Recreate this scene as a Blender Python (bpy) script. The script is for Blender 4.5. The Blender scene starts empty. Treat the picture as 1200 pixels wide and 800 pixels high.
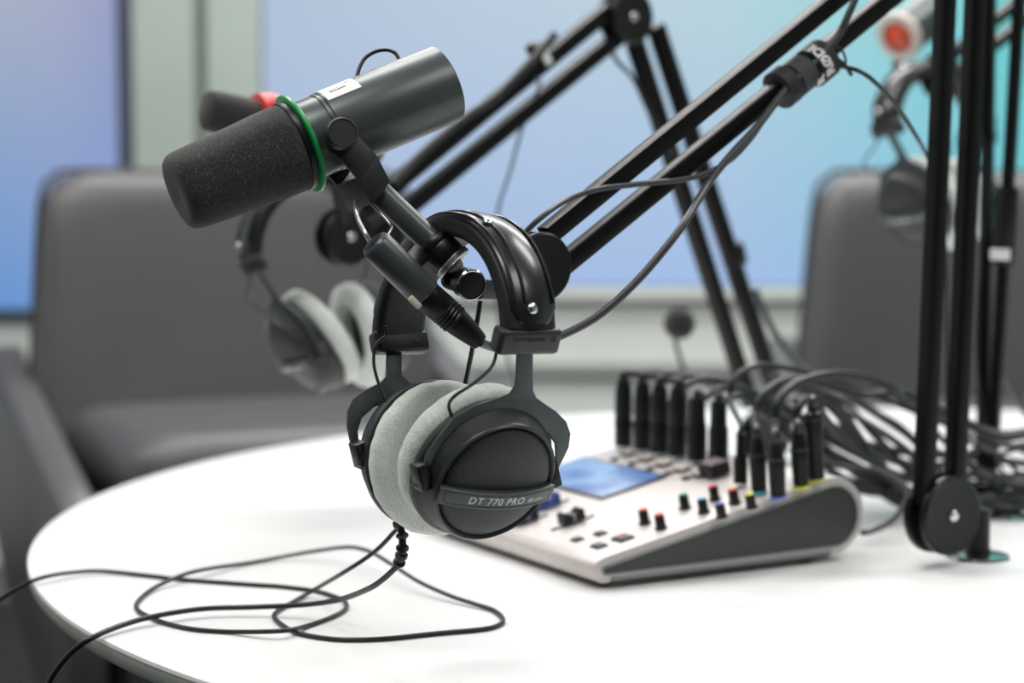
import bpy, bmesh, math, random
from mathutils import Vector, Matrix
random.seed(7)
S = bpy.context.scene
COL = S.collection
V = Vector
F_PX, TH, TABLE_Z = 2333.0, math.radians(4.75), 0.74
CAM = V((0, 0, TABLE_Z + 0.38))
RIGHT, UP, FWD = V((1, 0, 0)), V((0, math.sin(TH), math.cos(TH))), V((0, math.cos(TH), -math.sin(TH)))

def ray(px, py): return RIGHT * ((px - 600) / F_PX) + FWD + UP * ((400 - py) / F_PX)
def P(px, py, Y):
    d = ray(px, py); return CAM + d * (Y / d.y)
def T(px, py, z=0.0):
    d = ray(px, py); return CAM + d * ((TABLE_Z + z - CAM.z) / d.z)
def PL(px, py, o, n):
    d = ray(px, py); return CAM + d * ((o - CAM).dot(n) / d.dot(n))
def cv(x, y, z): return RIGHT * x + UP * y - FWD * z     # camera-oriented direction: right, up, towards the lens

# ---------------------------------------------------------------- materials
def lin(c):
    return tuple(((v / 255) / 12.92 if v / 255 <= 0.04045 else ((v / 255 + 0.055) / 1.055) ** 2.4) for v in c) + (1,)
MATS = {}
def mat(name, col, rough=0.5, metal=0.0, bump=None, var=None, coat=0.0, emit=None, sheen=0.0, spec=0.5, coord='Object'):
    if name in MATS: return MATS[name]
    m = bpy.data.materials.new(name); m.use_nodes = True
    nt = m.node_tree; b = nt.nodes['Principled BSDF']
    b.inputs['Base Color'].default_value = lin(col)
    b.inputs['Roughness'].default_value = rough
    b.inputs['Metallic'].default_value = metal
    b.inputs['Specular IOR Level'].default_value = spec
    b.inputs['Coat Weight'].default_value = coat
    b.inputs['Sheen Weight'].default_value = sheen
    if emit:
        b.inputs['Emission Color'].default_value = lin(emit[0]); b.inputs['Emission Strength'].default_value = emit[1]
    tc = nt.nodes.new('ShaderNodeTexCoord')
    def noise(scale, detail=4):
        n = nt.nodes.new('ShaderNodeTexNoise'); n.inputs['Scale'].default_value = scale; n.inputs['Detail'].default_value = detail
        nt.links.new(tc.outputs[coord], n.inputs['Vector']); return n
    if bump:
        n = noise(bump[0]); bp = nt.nodes.new('ShaderNodeBump')
        bp.inputs['Strength'].default_value = bump[1]; bp.inputs['Distance'].default_value = bump[2] if len(bump) > 2 else 0.001
        nt.links.new(n.outputs['Fac'], bp.inputs['Height']); nt.links.new(bp.outputs['Normal'], b.inputs['Normal'])
    if var:
        n = noise(var[0]); r = nt.nodes.new('ShaderNodeValToRGB')
        r.color_ramp.elements[0].position = var[3] if len(var) > 3 else 0.3
        r.color_ramp.elements[1].position = var[4] if len(var) > 4 else 0.7
        r.color_ramp.elements[0].color = lin(var[1]); r.color_ramp.elements[1].color = lin(var[2])
        nt.links.new(n.outputs['Fac'], r.inputs['Fac']); nt.links.new(r.outputs['Color'], b.inputs['Base Color'])
    MATS[name] = m; return m

BLACK = mat('black_satin_metal', (15, 15, 16), 0.38, spec=.35, bump=(900, .06, .0004))
TUBE = mat('black_tube_paint', (5, 5, 6), 0.36, spec=.22, bump=(300, .02, .0003))
GUN = mat('grey_metal_enamel', (80, 86, 86), 0.36, 0.45, bump=(700, .05, .0004))
KNOBM = mat('dark_grey_plastic', (26, 27, 28), 0.5, bump=(1400, .1, .0004))
FOAM = mat('black_foam', (34, 36, 35), 0.95, bump=(1500, .8, .0012), var=(800, (28, 30, 30), (120, 122, 118), .55, .82), sheen=0.3)
FOAMFAR = mat('dark_foam', (38, 36, 36), 0.95, bump=(500, .6, .002), sheen=.2)
GREEN = mat('green_plastic', (22, 158, 76), 0.35, var=(60, (20, 150, 72), (26, 166, 82)))
CHROME = mat('chrome', (215, 215, 215), 0.14, 1.0, bump=(300, .02, .0003))
SILVER = mat('brushed_silver', (190, 190, 188), 0.35, 1.0, bump=(500, .1, .0004))
RUBBER = mat('black_cable_rubber', (24, 25, 27), 0.38, bump=(600, .08, .0004))
GREYCORD = mat('charcoal_cable_rubber', (52, 54, 58), 0.42, bump=(600, .08, .0004))
PLASTIC = mat('black_plastic', (12, 12, 13), 0.38, spec=.4, bump=(1500, .1, .0003))
LEATHER = mat('black_leather', (24, 25, 28), 0.27, bump=(260, .1, .0008), coat=.1)
LEATHIN = mat('black_padding', (20, 20, 22), 0.5, bump=(420, .25, .0012))
SHELL = mat('textured_black_shell', (32, 34, 35), 0.42, bump=(1300, .6, .0012))
YOKE = mat('dark_steel_sheet', (70, 77, 79), 0.42, .5, bump=(900, .05, .0004))
RINGM = mat('rim_highlight_grey', (62, 66, 67), .34, .3, bump=(900, .05, .0003))  # lighter grey stands in for the highlight on the cup rims
SLIDERM = mat('slider_plastic', (44, 45, 46), .4, bump=(1400, .08, .0003))
VELOUR = mat('grey_velour', (216, 222, 216), 0.95, bump=(700, .6, .0016), var=(600, (196, 204, 197), (228, 234, 228)), sheen=.5)
INKW = mat('white_print', (225, 228, 228), 0.5, var=(90, (220, 224, 224), (232, 234, 234)))
INKD = mat('dark_print', (18, 18, 18), 0.6, var=(90, (14, 14, 14), (22, 22, 22)))
STICK = mat('white_sticker_paper', (240, 240, 236), 0.5, var=(60, (236, 236, 232), (244, 244, 240)))
TABLE = mat('white_laminate', (228, 228, 227), 0.33, var=(3, (227, 227, 226), (230, 230, 229)), bump=(60, .01, .0003))
EDGE = mat('table_edge_band', (196, 200, 194), 0.45, var=(20, (192, 196, 190), (200, 204, 198)))  # shade on the rim put into a grey darker than the top
PEDM = mat('pedestal_paint', (176, 166, 164), 0.6, var=(8, (172, 162, 160), (180, 170, 168)))
CHAIRM = mat('grey_leather', (77, 76, 77), 0.42, bump=(160, .2, .002), var=(3, (74, 73, 74), (80, 79, 80)))
SEAM = mat('chair_seam', (40, 38, 38), 0.5, bump=(200, .1))
MIXTOP = mat('pale_silver_panel', (208, 200, 197), 0.38, .25, var=(220, (204, 197, 194), (212, 205, 202)))
MIXSIDE = mat('dark_side_panel', (60, 61, 60), 0.5, bump=(900, .2, .0005))
TRIMG = mat('trim_grey_metal', (150, 160, 158), .3, .5, bump=(400, .03, .0003))
SCREENOFF = mat('screen_bezel', (44, 52, 66), 0.3, bump=(200, .02))
CAPR = mat('red_cap', (214, 70, 66), .45, var=(90, (208, 64, 60), (220, 76, 72)))
CAPG = mat('green_cap', (40, 150, 110), .45, var=(90, (36, 145, 105), (44, 155, 115)))
CAPC = mat('cyan_cap', (90, 185, 205), .45, var=(90, (86, 180, 200), (94, 190, 210)))
CAPB = mat('blue_cap', (96, 110, 205), .45, var=(90, (92, 105, 200), (100, 115, 210)))
CAPO = mat('orange_cap', (235, 110, 60), .45, var=(90, (230, 105, 55), (240, 115, 65)))
CAPY = mat('yellow_cap', (212, 214, 50), .45, var=(90, (208, 210, 46), (216, 218, 54)))
CAPV = mat('violet_cap', (140, 128, 190), .45, var=(90, (135, 124, 185), (145, 132, 195)))
CAPW = mat('pale_grey_cap', (150, 156, 158), .45, var=(90, (146, 152, 154), (154, 160, 162)))
FADB = mat('blue_fader', (30, 62, 130), .45, var=(90, (26, 58, 125), (34, 66, 135)))
RED = mat('red_plastic', (205, 40, 36), .35, var=(60, (200, 36, 32), (210, 44, 40)))
ORANGE = mat('orange_plastic', (214, 78, 50), .4, var=(60, (210, 74, 46), (218, 82, 54)))
PADB = mat('button_grey', (92, 94, 112), .45, var=(90, (88, 90, 108), (96, 98, 116)))
PADK = mat('rubber_pad', (188, 182, 170), .6, var=(120, (184, 178, 166), (194, 188, 176)))

def screen_mat(name, stops_x, bottom, zlo, zhi, xlo, xhi, strength=1.0):
    m = bpy.data.materials.new(name); m.use_nodes = True; nt = m.node_tree
    b = nt.nodes['Principled BSDF']; b.inputs['Base Color'].default_value = (.02, .02, .02, 1); b.inputs['Roughness'].default_value = .5
    tc = nt.nodes.new('ShaderNodeTexCoord'); sp = nt.nodes.new('ShaderNodeSeparateXYZ')
    nt.links.new(tc.outputs['Object'], sp.inputs[0])
    def mr(sock, a, c):
        n = nt.nodes.new('ShaderNodeMapRange'); n.inputs['From Min'].default_value = a; n.inputs['From Max'].default_value = c
        nt.links.new(sp.outputs[sock], n.inputs['Value']); return n
    def ramp(stops, src):
        r = nt.nodes.new('ShaderNodeValToRGB')
        while len(r.color_ramp.elements) < len(stops): r.color_ramp.elements.new(.5)
        for e, (p, c) in zip(r.color_ramp.elements, stops): e.position = p; e.color = lin(c)
        nt.links.new(src.outputs[0], r.inputs['Fac']); return r
    mx, mz = mr('X', xlo, xhi), mr('Z', zlo, zhi)
    top, bot = ramp(stops_x, mx), ramp(bottom, mx)
    mix = nt.nodes.new('ShaderNodeMix'); mix.data_type = 'RGBA'
    nt.links.new(mz.outputs[0], mix.inputs[0]); nt.links.new(bot.outputs[0], mix.inputs[6]); nt.links.new(top.outputs[0], mix.inputs[7])
    nt.links.new(mix.outputs[2], b.inputs['Emission Color']); b.inputs['Emission Strength'].default_value = strength
    return m

# ---------------------------------------------------------------- mesh helpers
def frame(o, z, x=None):
    z = z.normalized()
    if x is None: x = V((0, 0, 1)) if abs(z.z) < .9 else V((1, 0, 0))
    x = (x - z * x.dot(z)).normalized(); y = z.cross(x)
    m = Matrix((x, y, z)).transposed().to_4x4(); m.translation = o; return m
def basis(o, x, y, z):
    m = Matrix((x, y, z)).transposed().to_4x4(); m.translation = o; return m
def lathe(bm, prof, M, seg=40, mod=None):
    """prof: (radius, height) pairs about the frame's z axis; closed where the radius is 0"""
    rings = []
    for r, h in prof:
        if r < 1e-6: rings.append([bm.verts.new(M @ V((0, 0, h)))]); continue
        ring = []
        for k in range(seg):
            a = 2 * math.pi * k / seg; rr = r * (mod(a, h) if mod else 1)
            ring.append(bm.verts.new(M @ V((rr * math.cos(a), rr * math.sin(a), h))))
        rings.append(ring)
    for A, B in zip(rings, rings[1:]):
        for k in range(seg):
            k2 = (k + 1) % seg
            if len(A) == 1 and len(B) == 1: continue
            if len(A) == 1: bm.faces.new((A[0], B[k], B[k2]))
            elif len(B) == 1: bm.faces.new((A[k], A[k2], B[0]))
            else: bm.faces.new((A[k], A[k2], B[k2], B[k]))
    return bm
def cyl(bm, a, b, r, r2=None, seg=28, bev=None):
    r2 = r if r2 is None else r2; L = (b - a).length; e = min(r, r2) * .12 if bev is None else bev
    lathe(bm, [(0, 0), (r - e, 0), (r, e), (r2, L - e), (r2 - e, L), (0, L)], frame(a, b - a), seg); return bm
def smooth_path(pts, n=8):
    out = []; p = [pts[0] * 2 - pts[1]] + list(pts) + [pts[-1] * 2 - pts[-2]]
    for i in range(1, len(p) - 2):
        a, b, c, d = p[i - 1], p[i], p[i + 1], p[i + 2]
        for k in range(n):
            t = k / n
            out.append(.5 * ((2 * b) + (c - a) * t + (2 * a - 5 * b + 4 * c - d) * t * t + (3 * b - a - 3 * c + d) * t ** 3))
    out.append(pts[-1].copy()); return out
def sweep(bm, pts, sect, side=None, closed=True, cap=True):
    """sect: (across, outward) pairs; side: fixed across-vector, else parallel transport"""
    prev = None; rings = []
    for i, p in enumerate(pts):
        t = (pts[min(i + 1, len(pts) - 1)] - pts[max(i - 1, 0)]).normalized()
        if side is not None: s = (side - t * side.dot(t)).normalized()
        else:
            if prev is None: prev = V((0, 0, 1)) if abs(t.z) < .9 else V((1, 0, 0))
            s = (prev - t * prev.dot(t)).normalized(); prev = s
        n = s.cross(t)
        sc = sect(i / (len(pts) - 1)) if callable(sect) else sect
        rings.append([bm.verts.new(p + s * a + n * b) for a, b in sc])
    for A, B in zip(rings, rings[1:]):
        m = len(A)
        for k in range(m if closed else m - 1): bm.faces.new((A[k], A[(k + 1) % m], B[(k + 1) % m], B[k]))
    if cap: bm.faces.new(rings[0]); bm.faces.new(rings[-1][::-1])
    return bm
def circ(r, n=10): return [(r * math.cos(2 * math.pi * k / n), r * math.sin(2 * math.pi * k / n)) for k in range(n)]
def tube(bm, pts, r, n=8, seg=10, smooth=True):
    return sweep(bm, smooth_path(pts, n) if smooth else pts, circ(r, seg))
def rrect(w, h, r, k=4, dx=0, dy=0):
    out = []
    for cx, cy, a0 in ((w / 2 - r, h / 2 - r, 0), (-w / 2 + r, h / 2 - r, 90), (-w / 2 + r, -h / 2 + r, 180), (w / 2 - r, -h / 2 + r, 270)):
        for i in range(k + 1):
            a = math.radians(a0 + 90 * i / k); out.append((cx + r * math.cos(a) + dx, cy + r * math.sin(a) + dy))
    return out
def rbox(bm, M, w, d, h, r=.002, seg=3):
    """rounded box centred in the frame M, sized w (x) d (y) h (z)"""
    tmp = bmesh.new(); bmesh.ops.create_cube(tmp, size=1, matrix=Matrix.Diagonal((w, d, h, 1)))
    if r: bmesh.ops.bevel(tmp, geom=tmp.edges[:], offset=r, segments=seg, affect='EDGES', profile=.5)
    me = bpy.data.meshes.new('tmp'); tmp.to_mesh(me); tmp.free(); me.transform(M); bm.from_mesh(me); bpy.data.meshes.remove(me); return bm
def plate(bm, outline, thick, bev=.0004):
    """outline: 3D points in order; thick: extrusion vector"""
    tmp = bmesh.new(); vs = [tmp.verts.new(p) for p in outline]; f = tmp.faces.new(vs)
    r = bmesh.ops.extrude_face_region(tmp, geom=[f]); nv = [g for g in r['geom'] if isinstance(g, bmesh.types.BMVert)]
    bmesh.ops.translate(tmp, vec=thick, verts=nv)
    bmesh.ops.recalc_face_normals(tmp, faces=tmp.faces[:])
    if bev:
        es = [e for e in tmp.edges if len(e.link_faces) == 2 and e.calc_face_angle(0) > .9]
        bmesh.ops.bevel(tmp, geom=es, offset=bev, segments=2, affect='EDGES', profile=.5)
    me = bpy.data.meshes.new('tmp'); tmp.to_mesh(me); tmp.free(); bm.from_mesh(me); bpy.data.meshes.remove(me); return bm
def cushion(bm, M, w, h, t, taper=0, bend=0, n=22, p=6, ew=.16):
    """a padded slab in M: x across w, z up h, y through t (front at -y); taper widens the foot, bend cups it"""
    for side in (1, -1):
        grid = []
        for j in range(n + 1):
            row = []
            for i in range(n + 1):
                u, v = 2 * i / n - 1, 2 * j / n - 1
                u, v = math.sin(u * math.pi / 2), math.sin(v * math.pi / 2)
                q = (abs(u) ** p + abs(v) ** p) ** (1 / p) if (u or v) else 0; m = max(abs(u), abs(v))
                sc = (m / q) if q > 1e-6 else 1
                x, z = u * sc, v * sc
                e = max(0, 1 - m); th = (1 - (1 - min(1, e / ew)) ** 2) ** .5
                X = x * w / 2 * (1 + taper * (1 - z) / 2)
                row.append(bm.verts.new(M @ V((X, -side * t / 2 * th - bend * x * x, z * h / 2))))
            grid.append(row)
        for j in range(n):
            for i in range(n):
                q4 = [grid[j][i], grid[j][i + 1], grid[j + 1][i + 1], grid[j + 1][i]]
                bm.faces.new(q4 if side == 1 else q4[::-1])
    bmesh.ops.remove_doubles(bm, verts=bm.verts[:], dist=1e-5); return bm
def flat_text(txt, size, mapf, extrude=.0002, spacing=1.0, bold=0.0, shear=0.0, align='CENTER'):
    cu = bpy.data.curves.new('tmp_text', 'FONT'); cu.body = txt; cu.size = size; cu.align_x = align; cu.align_y = 'CENTER'
    cu.extrude = extrude; cu.space_character = spacing; cu.offset = bold; cu.shear = shear; cu.resolution_u = 3
    o = bpy.data.objects.new('tmp_text', cu); COL.objects.link(o)
    me = bpy.data.meshes.new_from_object(o.evaluated_get(bpy.context.evaluated_depsgraph_get()))
    bm = bmesh.new(); bm.from_mesh(me)
    for v in bm.verts: v.co = mapf(v.co)
    bpy.data.objects.remove(o); bpy.data.curves.remove(cu); bpy.data.meshes.remove(me); return bm

def link(name, bm, m, parent=None, M=None, smooth=True, angle=40, world=True):
    """bm in world coordinates (world=True) is brought into the frame M of its thing"""
    bmesh.ops.recalc_face_normals(bm, faces=bm.faces[:])
    me = bpy.data.meshes.new(name); bm.to_mesh(me); bm.free()
    if world and M is not None: me.transform(M.inverted())
    me.materials.append(m)
    if smooth:
        me.polygons.foreach_set('use_smooth', [True] * len(me.polygons))
        try: me.set_sharp_from_angle(angle=math.radians(angle))
        except Exception: pass
    o = bpy.data.objects.new(name, me); COL.objects.link(o)
    if parent is not None: o.parent = parent
    elif M is not None: o.matrix_world = M
    return o
def tag(o, label, cat, group=None, kind=None):
    o['label'] = label; o['category'] = cat
    if group: o['group'] = group
    if kind: o['kind'] = kind
    return o
class Thing:
    def __init__(s, name, label, cat, M, group=None):
        if isinstance(M, Vector): M = Matrix.Translation(M)
        s.M = M; s.root = bpy.data.objects.new(name, None); COL.objects.link(s.root); s.root.matrix_world = M
        s.root.empty_display_size = .02; tag(s.root, label, cat, group)
    def part(s, name, bm, m, parent=None, world=True, smooth=True, label=None, angle=40):
        o = link(name, bm, m, parent or s.root, s.M, smooth, angle, world)
        if label: o['label'] = label
        return o
def copy_thing(src, M, label, group=None):
    kids = {}
    for o in bpy.data.objects:
        if o.parent: kids.setdefault(o.parent.name, []).append(o)
    def rec(o, par):
        c = o.copy(); COL.objects.link(c)
        if par is not None: c.parent = par
        for k in kids.get(o.name, []): rec(k, c)
        return c
    r = rec(src, None); r.matrix_world = M; r['label'] = label
    if group: r['group'] = group
    return r
def structure(name, bm, m, smooth=False):
    o = link(name, bm, m, smooth=smooth); o['kind'] = 'structure'; return o
def box(bm, x0, x1, y0, y1, z0, z1, r=0):
    return rbox(bm, Matrix.Translation(((x0 + x1) / 2, (y0 + y1) / 2, (z0 + z1) / 2)), x1 - x0, y1 - y0, z1 - z0, r, 2)

# ---------------------------------------------------------------- the room
WY = 5.2
def wx(px): return P(px, 206, WY).x
def wz(py): return P(600, py, WY).z
XL, XR, CEIL = -3.2, 4.2, 3.0
FLOORM = mat('dark_carpet', (28, 27, 28), .95, bump=(260, .6, .004), var=(120, (22, 21, 22), (34, 33, 34)))
structure('floor', box(bmesh.new(), XL, XR, -1.5, WY + .1, -.05, 0), FLOORM)
WALLM = mat('wall_paint', (212, 217, 212), .7, bump=(30, .03), var=(4, (210, 215, 210), (214, 219, 214)))
PILM = mat('green_grey_wall_paint', (163, 176, 168), .7, bump=(30, .03), var=(4, (160, 173, 165), (166, 179, 171)))
DARKM = mat('navy_frame_paint', (62, 66, 84), .6, var=(6, (58, 62, 80), (66, 70, 88)))
structure('wall_back', box(bmesh.new(), XL, XR, WY, WY + .1, 0, CEIL), WALLM)
structure('wall_left', box(bmesh.new(), XL - .1, XL, -1.5, WY + .1, 0, CEIL), WALLM)
structure('wall_right', box(bmesh.new(), XR, XR + .1, -1.5, WY + .1, 0, CEIL), WALLM)
structure('ceiling', box(bmesh.new(), XL - .1, XR + .1, -1.5, WY + .1, CEIL, CEIL + .05), mat('ceiling_paint', (225, 225, 222), .8, var=(4, (222, 222, 219), (228, 228, 225))))
structure('trim_1', box(bmesh.new(), wx(143), wx(160), WY - .03, WY, wz(372), CEIL, .004), DARKM)
structure('trim_2', box(bmesh.new(), wx(160), wx(231), WY - .035, WY, .1, CEIL, .004), PILM)
structure('trim_3', box(bmesh.new(), wx(231), wx(246), WY - .008, WY, .1, CEIL, .003), mat('groove_paint', (118, 128, 122), .7, var=(5, (115, 125, 119), (121, 131, 125))))
structure('trim_4', box(bmesh.new(), wx(246), wx(308), WY - .035, WY, .1, CEIL, .004), PILM)
structure('trim_5', box(bmesh.new(), XL, wx(143), WY - .03, WY, wz(372), wz(364), .002), DARKM)
structure('trim_6', box(bmesh.new(), wx(308), XR, WY - .03, WY, wz(350), wz(338), .003), WALLM)
structure('trim_7', box(bmesh.new(), wx(308), XR, WY - .02, WY, wz(440), wz(424), .004), mat('rail_paint', (150, 154, 150), .6, var=(5, (147, 151, 147), (153, 157, 153))))
structure('baseboard_back', box(bmesh.new(), XL, XR, WY - .036, WY, 0, .1, .004), mat('baseboard_paint', (120, 122, 120), .6, var=(5, (118, 120, 118), (123, 125, 123))))
# two lit display panels on the wall
def panel(x0, x1, z0, z1, stops, bottom, label):
    o = V(((x0 + x1) / 2, WY - .012, z0)); t = Thing('wall_display', label, 'display', o)
    m = screen_mat('display_' + str(int(x0 * 100)), stops, bottom, z0 - o.z, wz(0) - o.z, max(x0, wx(0)) - o.x, min(x1, wx(1200)) - o.x)
    t.part('screen', box(bmesh.new(), x0 + .004, x1 - .004, WY - .016, WY - .012, z0 + .004, z1 - .004, .001), m, smooth=False)
    t.part('housing', box(bmesh.new(), x0, x1, WY - .0118, WY - .0005, z0, z1, .002), DARKM, smooth=False)
panel(XL + .02, wx(143) - .002, wz(364) + .002, 2.6,
      [(0, (158, 168, 190)), (.5, (156, 164, 192)), (1, (140, 150, 190))], [(0, (92, 143, 205)), (1, (118, 150, 205))],
      'lit blue wall display left of the grey green pillars, behind the left armchair')
panel(wx(308) + .002, XR - .02, wz(338) + .002, 2.6,
      [(0, (166, 184, 208)), (.35, (176, 196, 214)), (.6, (172, 202, 212)), (.82, (134, 205, 208)), (1, (86, 196, 194))],
      [(0, (160, 184, 220)), (.35, (156, 182, 224)), (.6, (158, 184, 226)), (.8, (140, 186, 222)), (1, (110, 190, 205))],
      'wide lit wall display fading from pale blue to teal, right of the pillars')

# ---------------------------------------------------------------- round table
TC, TR = V((.556, 2.196, 0)), 1.066
t = Thing('round_table', 'large round white meeting table with its edge toned grey for shade, carrying the mixer and boom arms', 'table', TC)
bm = bmesh.new()
lathe(bm, [(0, -.002), (TR - .004, -.002), (TR - .0005, -.0005 - .002), (TR, -.004)][::-1][::-1] if False else [(0, 0), (TR - .003, 0), (TR - .0008, -.0008), (TR, -.003), (TR, -.004), (0, -.004)], Matrix.Translation((TC.x, TC.y, TABLE_Z)), 200)
t.part('table_top', bm, TABLE)
bm = bmesh.new(); lathe(bm, [(0, -.0042), (TR - .0005, -.0042), (TR - .001, -.014), (TR - .006, -.02), (TR - .06, -.026), (0, -.026)], Matrix.Translation((TC.x, TC.y, TABLE_Z)), 200)
t.part('edge_band', bm, EDGE)
bm = bmesh.new(); lathe(bm, [(0, .02), (.62, .02), (.62, .03), (.60, .04), (.34, .05), (.30, .10), (.30, .66), (.36, .71), (0, .713)], Matrix.Translation((TC.x, TC.y, 0)), 80)
t.part('pedestal', bm, PEDM)
bm = bmesh.new(); lathe(bm, [(0, 0), (.6, 0), (.6, .02), (0, .02)], Matrix.Translation((TC.x, TC.y, 0)), 60); t.part('foot_ring', bm, BLACK)
bm = bmesh.new()
for k, (a, b) in enumerate([((849, 708), (855, 709)), ((857, 711), (862, 710)), ((863, 708), (868, 711)), ((866, 712), (872, 708)), ((873, 707), (877, 711)), ((879, 709), (886, 711))]):
    p0, p1 = T(*a, .0002), T(*b, .0002); tube(bm, [p0, p1], .0005, 2, 6)
t.part('printed_mark', bm, mat('faint_grey_print', (212, 212, 212), .6, var=(90, (208, 208, 208), (216, 216, 216))), label='faint grey printed mark')

# ---------------------------------------------------------------- armchairs
def chair(loc, yaw, label):
    M = Matrix.Translation(loc) @ Matrix.Rotation(yaw, 4, 'Z')
    t = Thing('armchair', label, 'chair', M, None)
    lean = Matrix.Rotation(math.radians(-9), 4, 'X')
    bm = bmesh.new(); cushion(bm, Matrix.Translation((0, .02, .80)) @ lean, .74, .66, .12, taper=.18, bend=.05, p=9)
    b = t.part('backrest', bm, CHAIRM, world=False)
    bm = bmesh.new()
    pts = []
    for k in range(41):
        s = -1 + 2 * k / 40; pts.append(s)
    rim = []
    for (u, v) in [(-1, -1), (-1, 0), (-1, .8), (-.93, .96), (-.8, 1), (0, 1), (.8, 1), (.93, .96), (1, .8), (1, 0), (1, -1)]:
        X = u * .37 * (1 + .18 * (1 - v) / 2)
        rim.append((Matrix.Translation((0, .02, .80)) @ lean) @ V((X, -.05 * u * u, v * .33)))
    tube(bm, rim, .006, 5, 8); t.part('piping', bm, SEAM, b, world=False)
    bm = bmesh.new(); cushion(bm, Matrix.Translation((0, -.30, .615)) @ Matrix.Rotation(math.radians(90), 4, 'X'), .72, .60, .14, p=8)
    t.part('seat', bm, CHAIRM, world=False)
    for sx in (-1, 1):
        out = [V((sx * .40, y, z)) for y, z in [(.08, .80), (.0, .76), (-.25, .68), (-.50, .61), (-.62, .57), (-.66, .50), (-.62, .22), (-.50, .17), (-.05, .34), (.10, .46), (.13, .62)]]
        bm = bmesh.new(); plate(bm, out, V((sx * .07, 0, 0)), .018)
        t.part('armrest', bm, CHAIRM, world=False)
    bm = bmesh.new(); box(bm, -.37, .37, -.62, -.02, .16, .55, .03); t.part('seat_frame', bm, CHAIRM, world=False)
    bm = bmesh.new(); lathe(bm, [(0, .06), (.03, .06), (.03, .18), (0, .18)], Matrix.Translation((0, -.28, 0)), 24); t.part('pedestal', bm, BLACK, world=False)
    for k in range(4):
        a = math.radians(45 + 90 * k); d = V((math.cos(a), math.sin(a), 0)); c = V((0, -.28, 0))
        bm = bmesh.new(); sweep(bm, [c + V((0, 0, .08)), c + d * .15 + V((0, 0, .06)), c + d * .33 + V((0, 0, .016))], rrect(.03, .03, .006, 2), side=V((-d.y, d.x, 0)))
        t.part('leg', bm, BLACK, world=False)
    return t
cl = P(285, 206, 3.95); chair(V((cl.x - .02, 3.95, 0)), math.radians(24), 'grey leather armchair at the left, behind the front microphone and round table')
cr = P(1180, 206, 3.95); chair(V((cr.x, 3.95, 0)), math.radians(-4), 'grey leather armchair at the right, behind the upright boom arm tubes')

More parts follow.
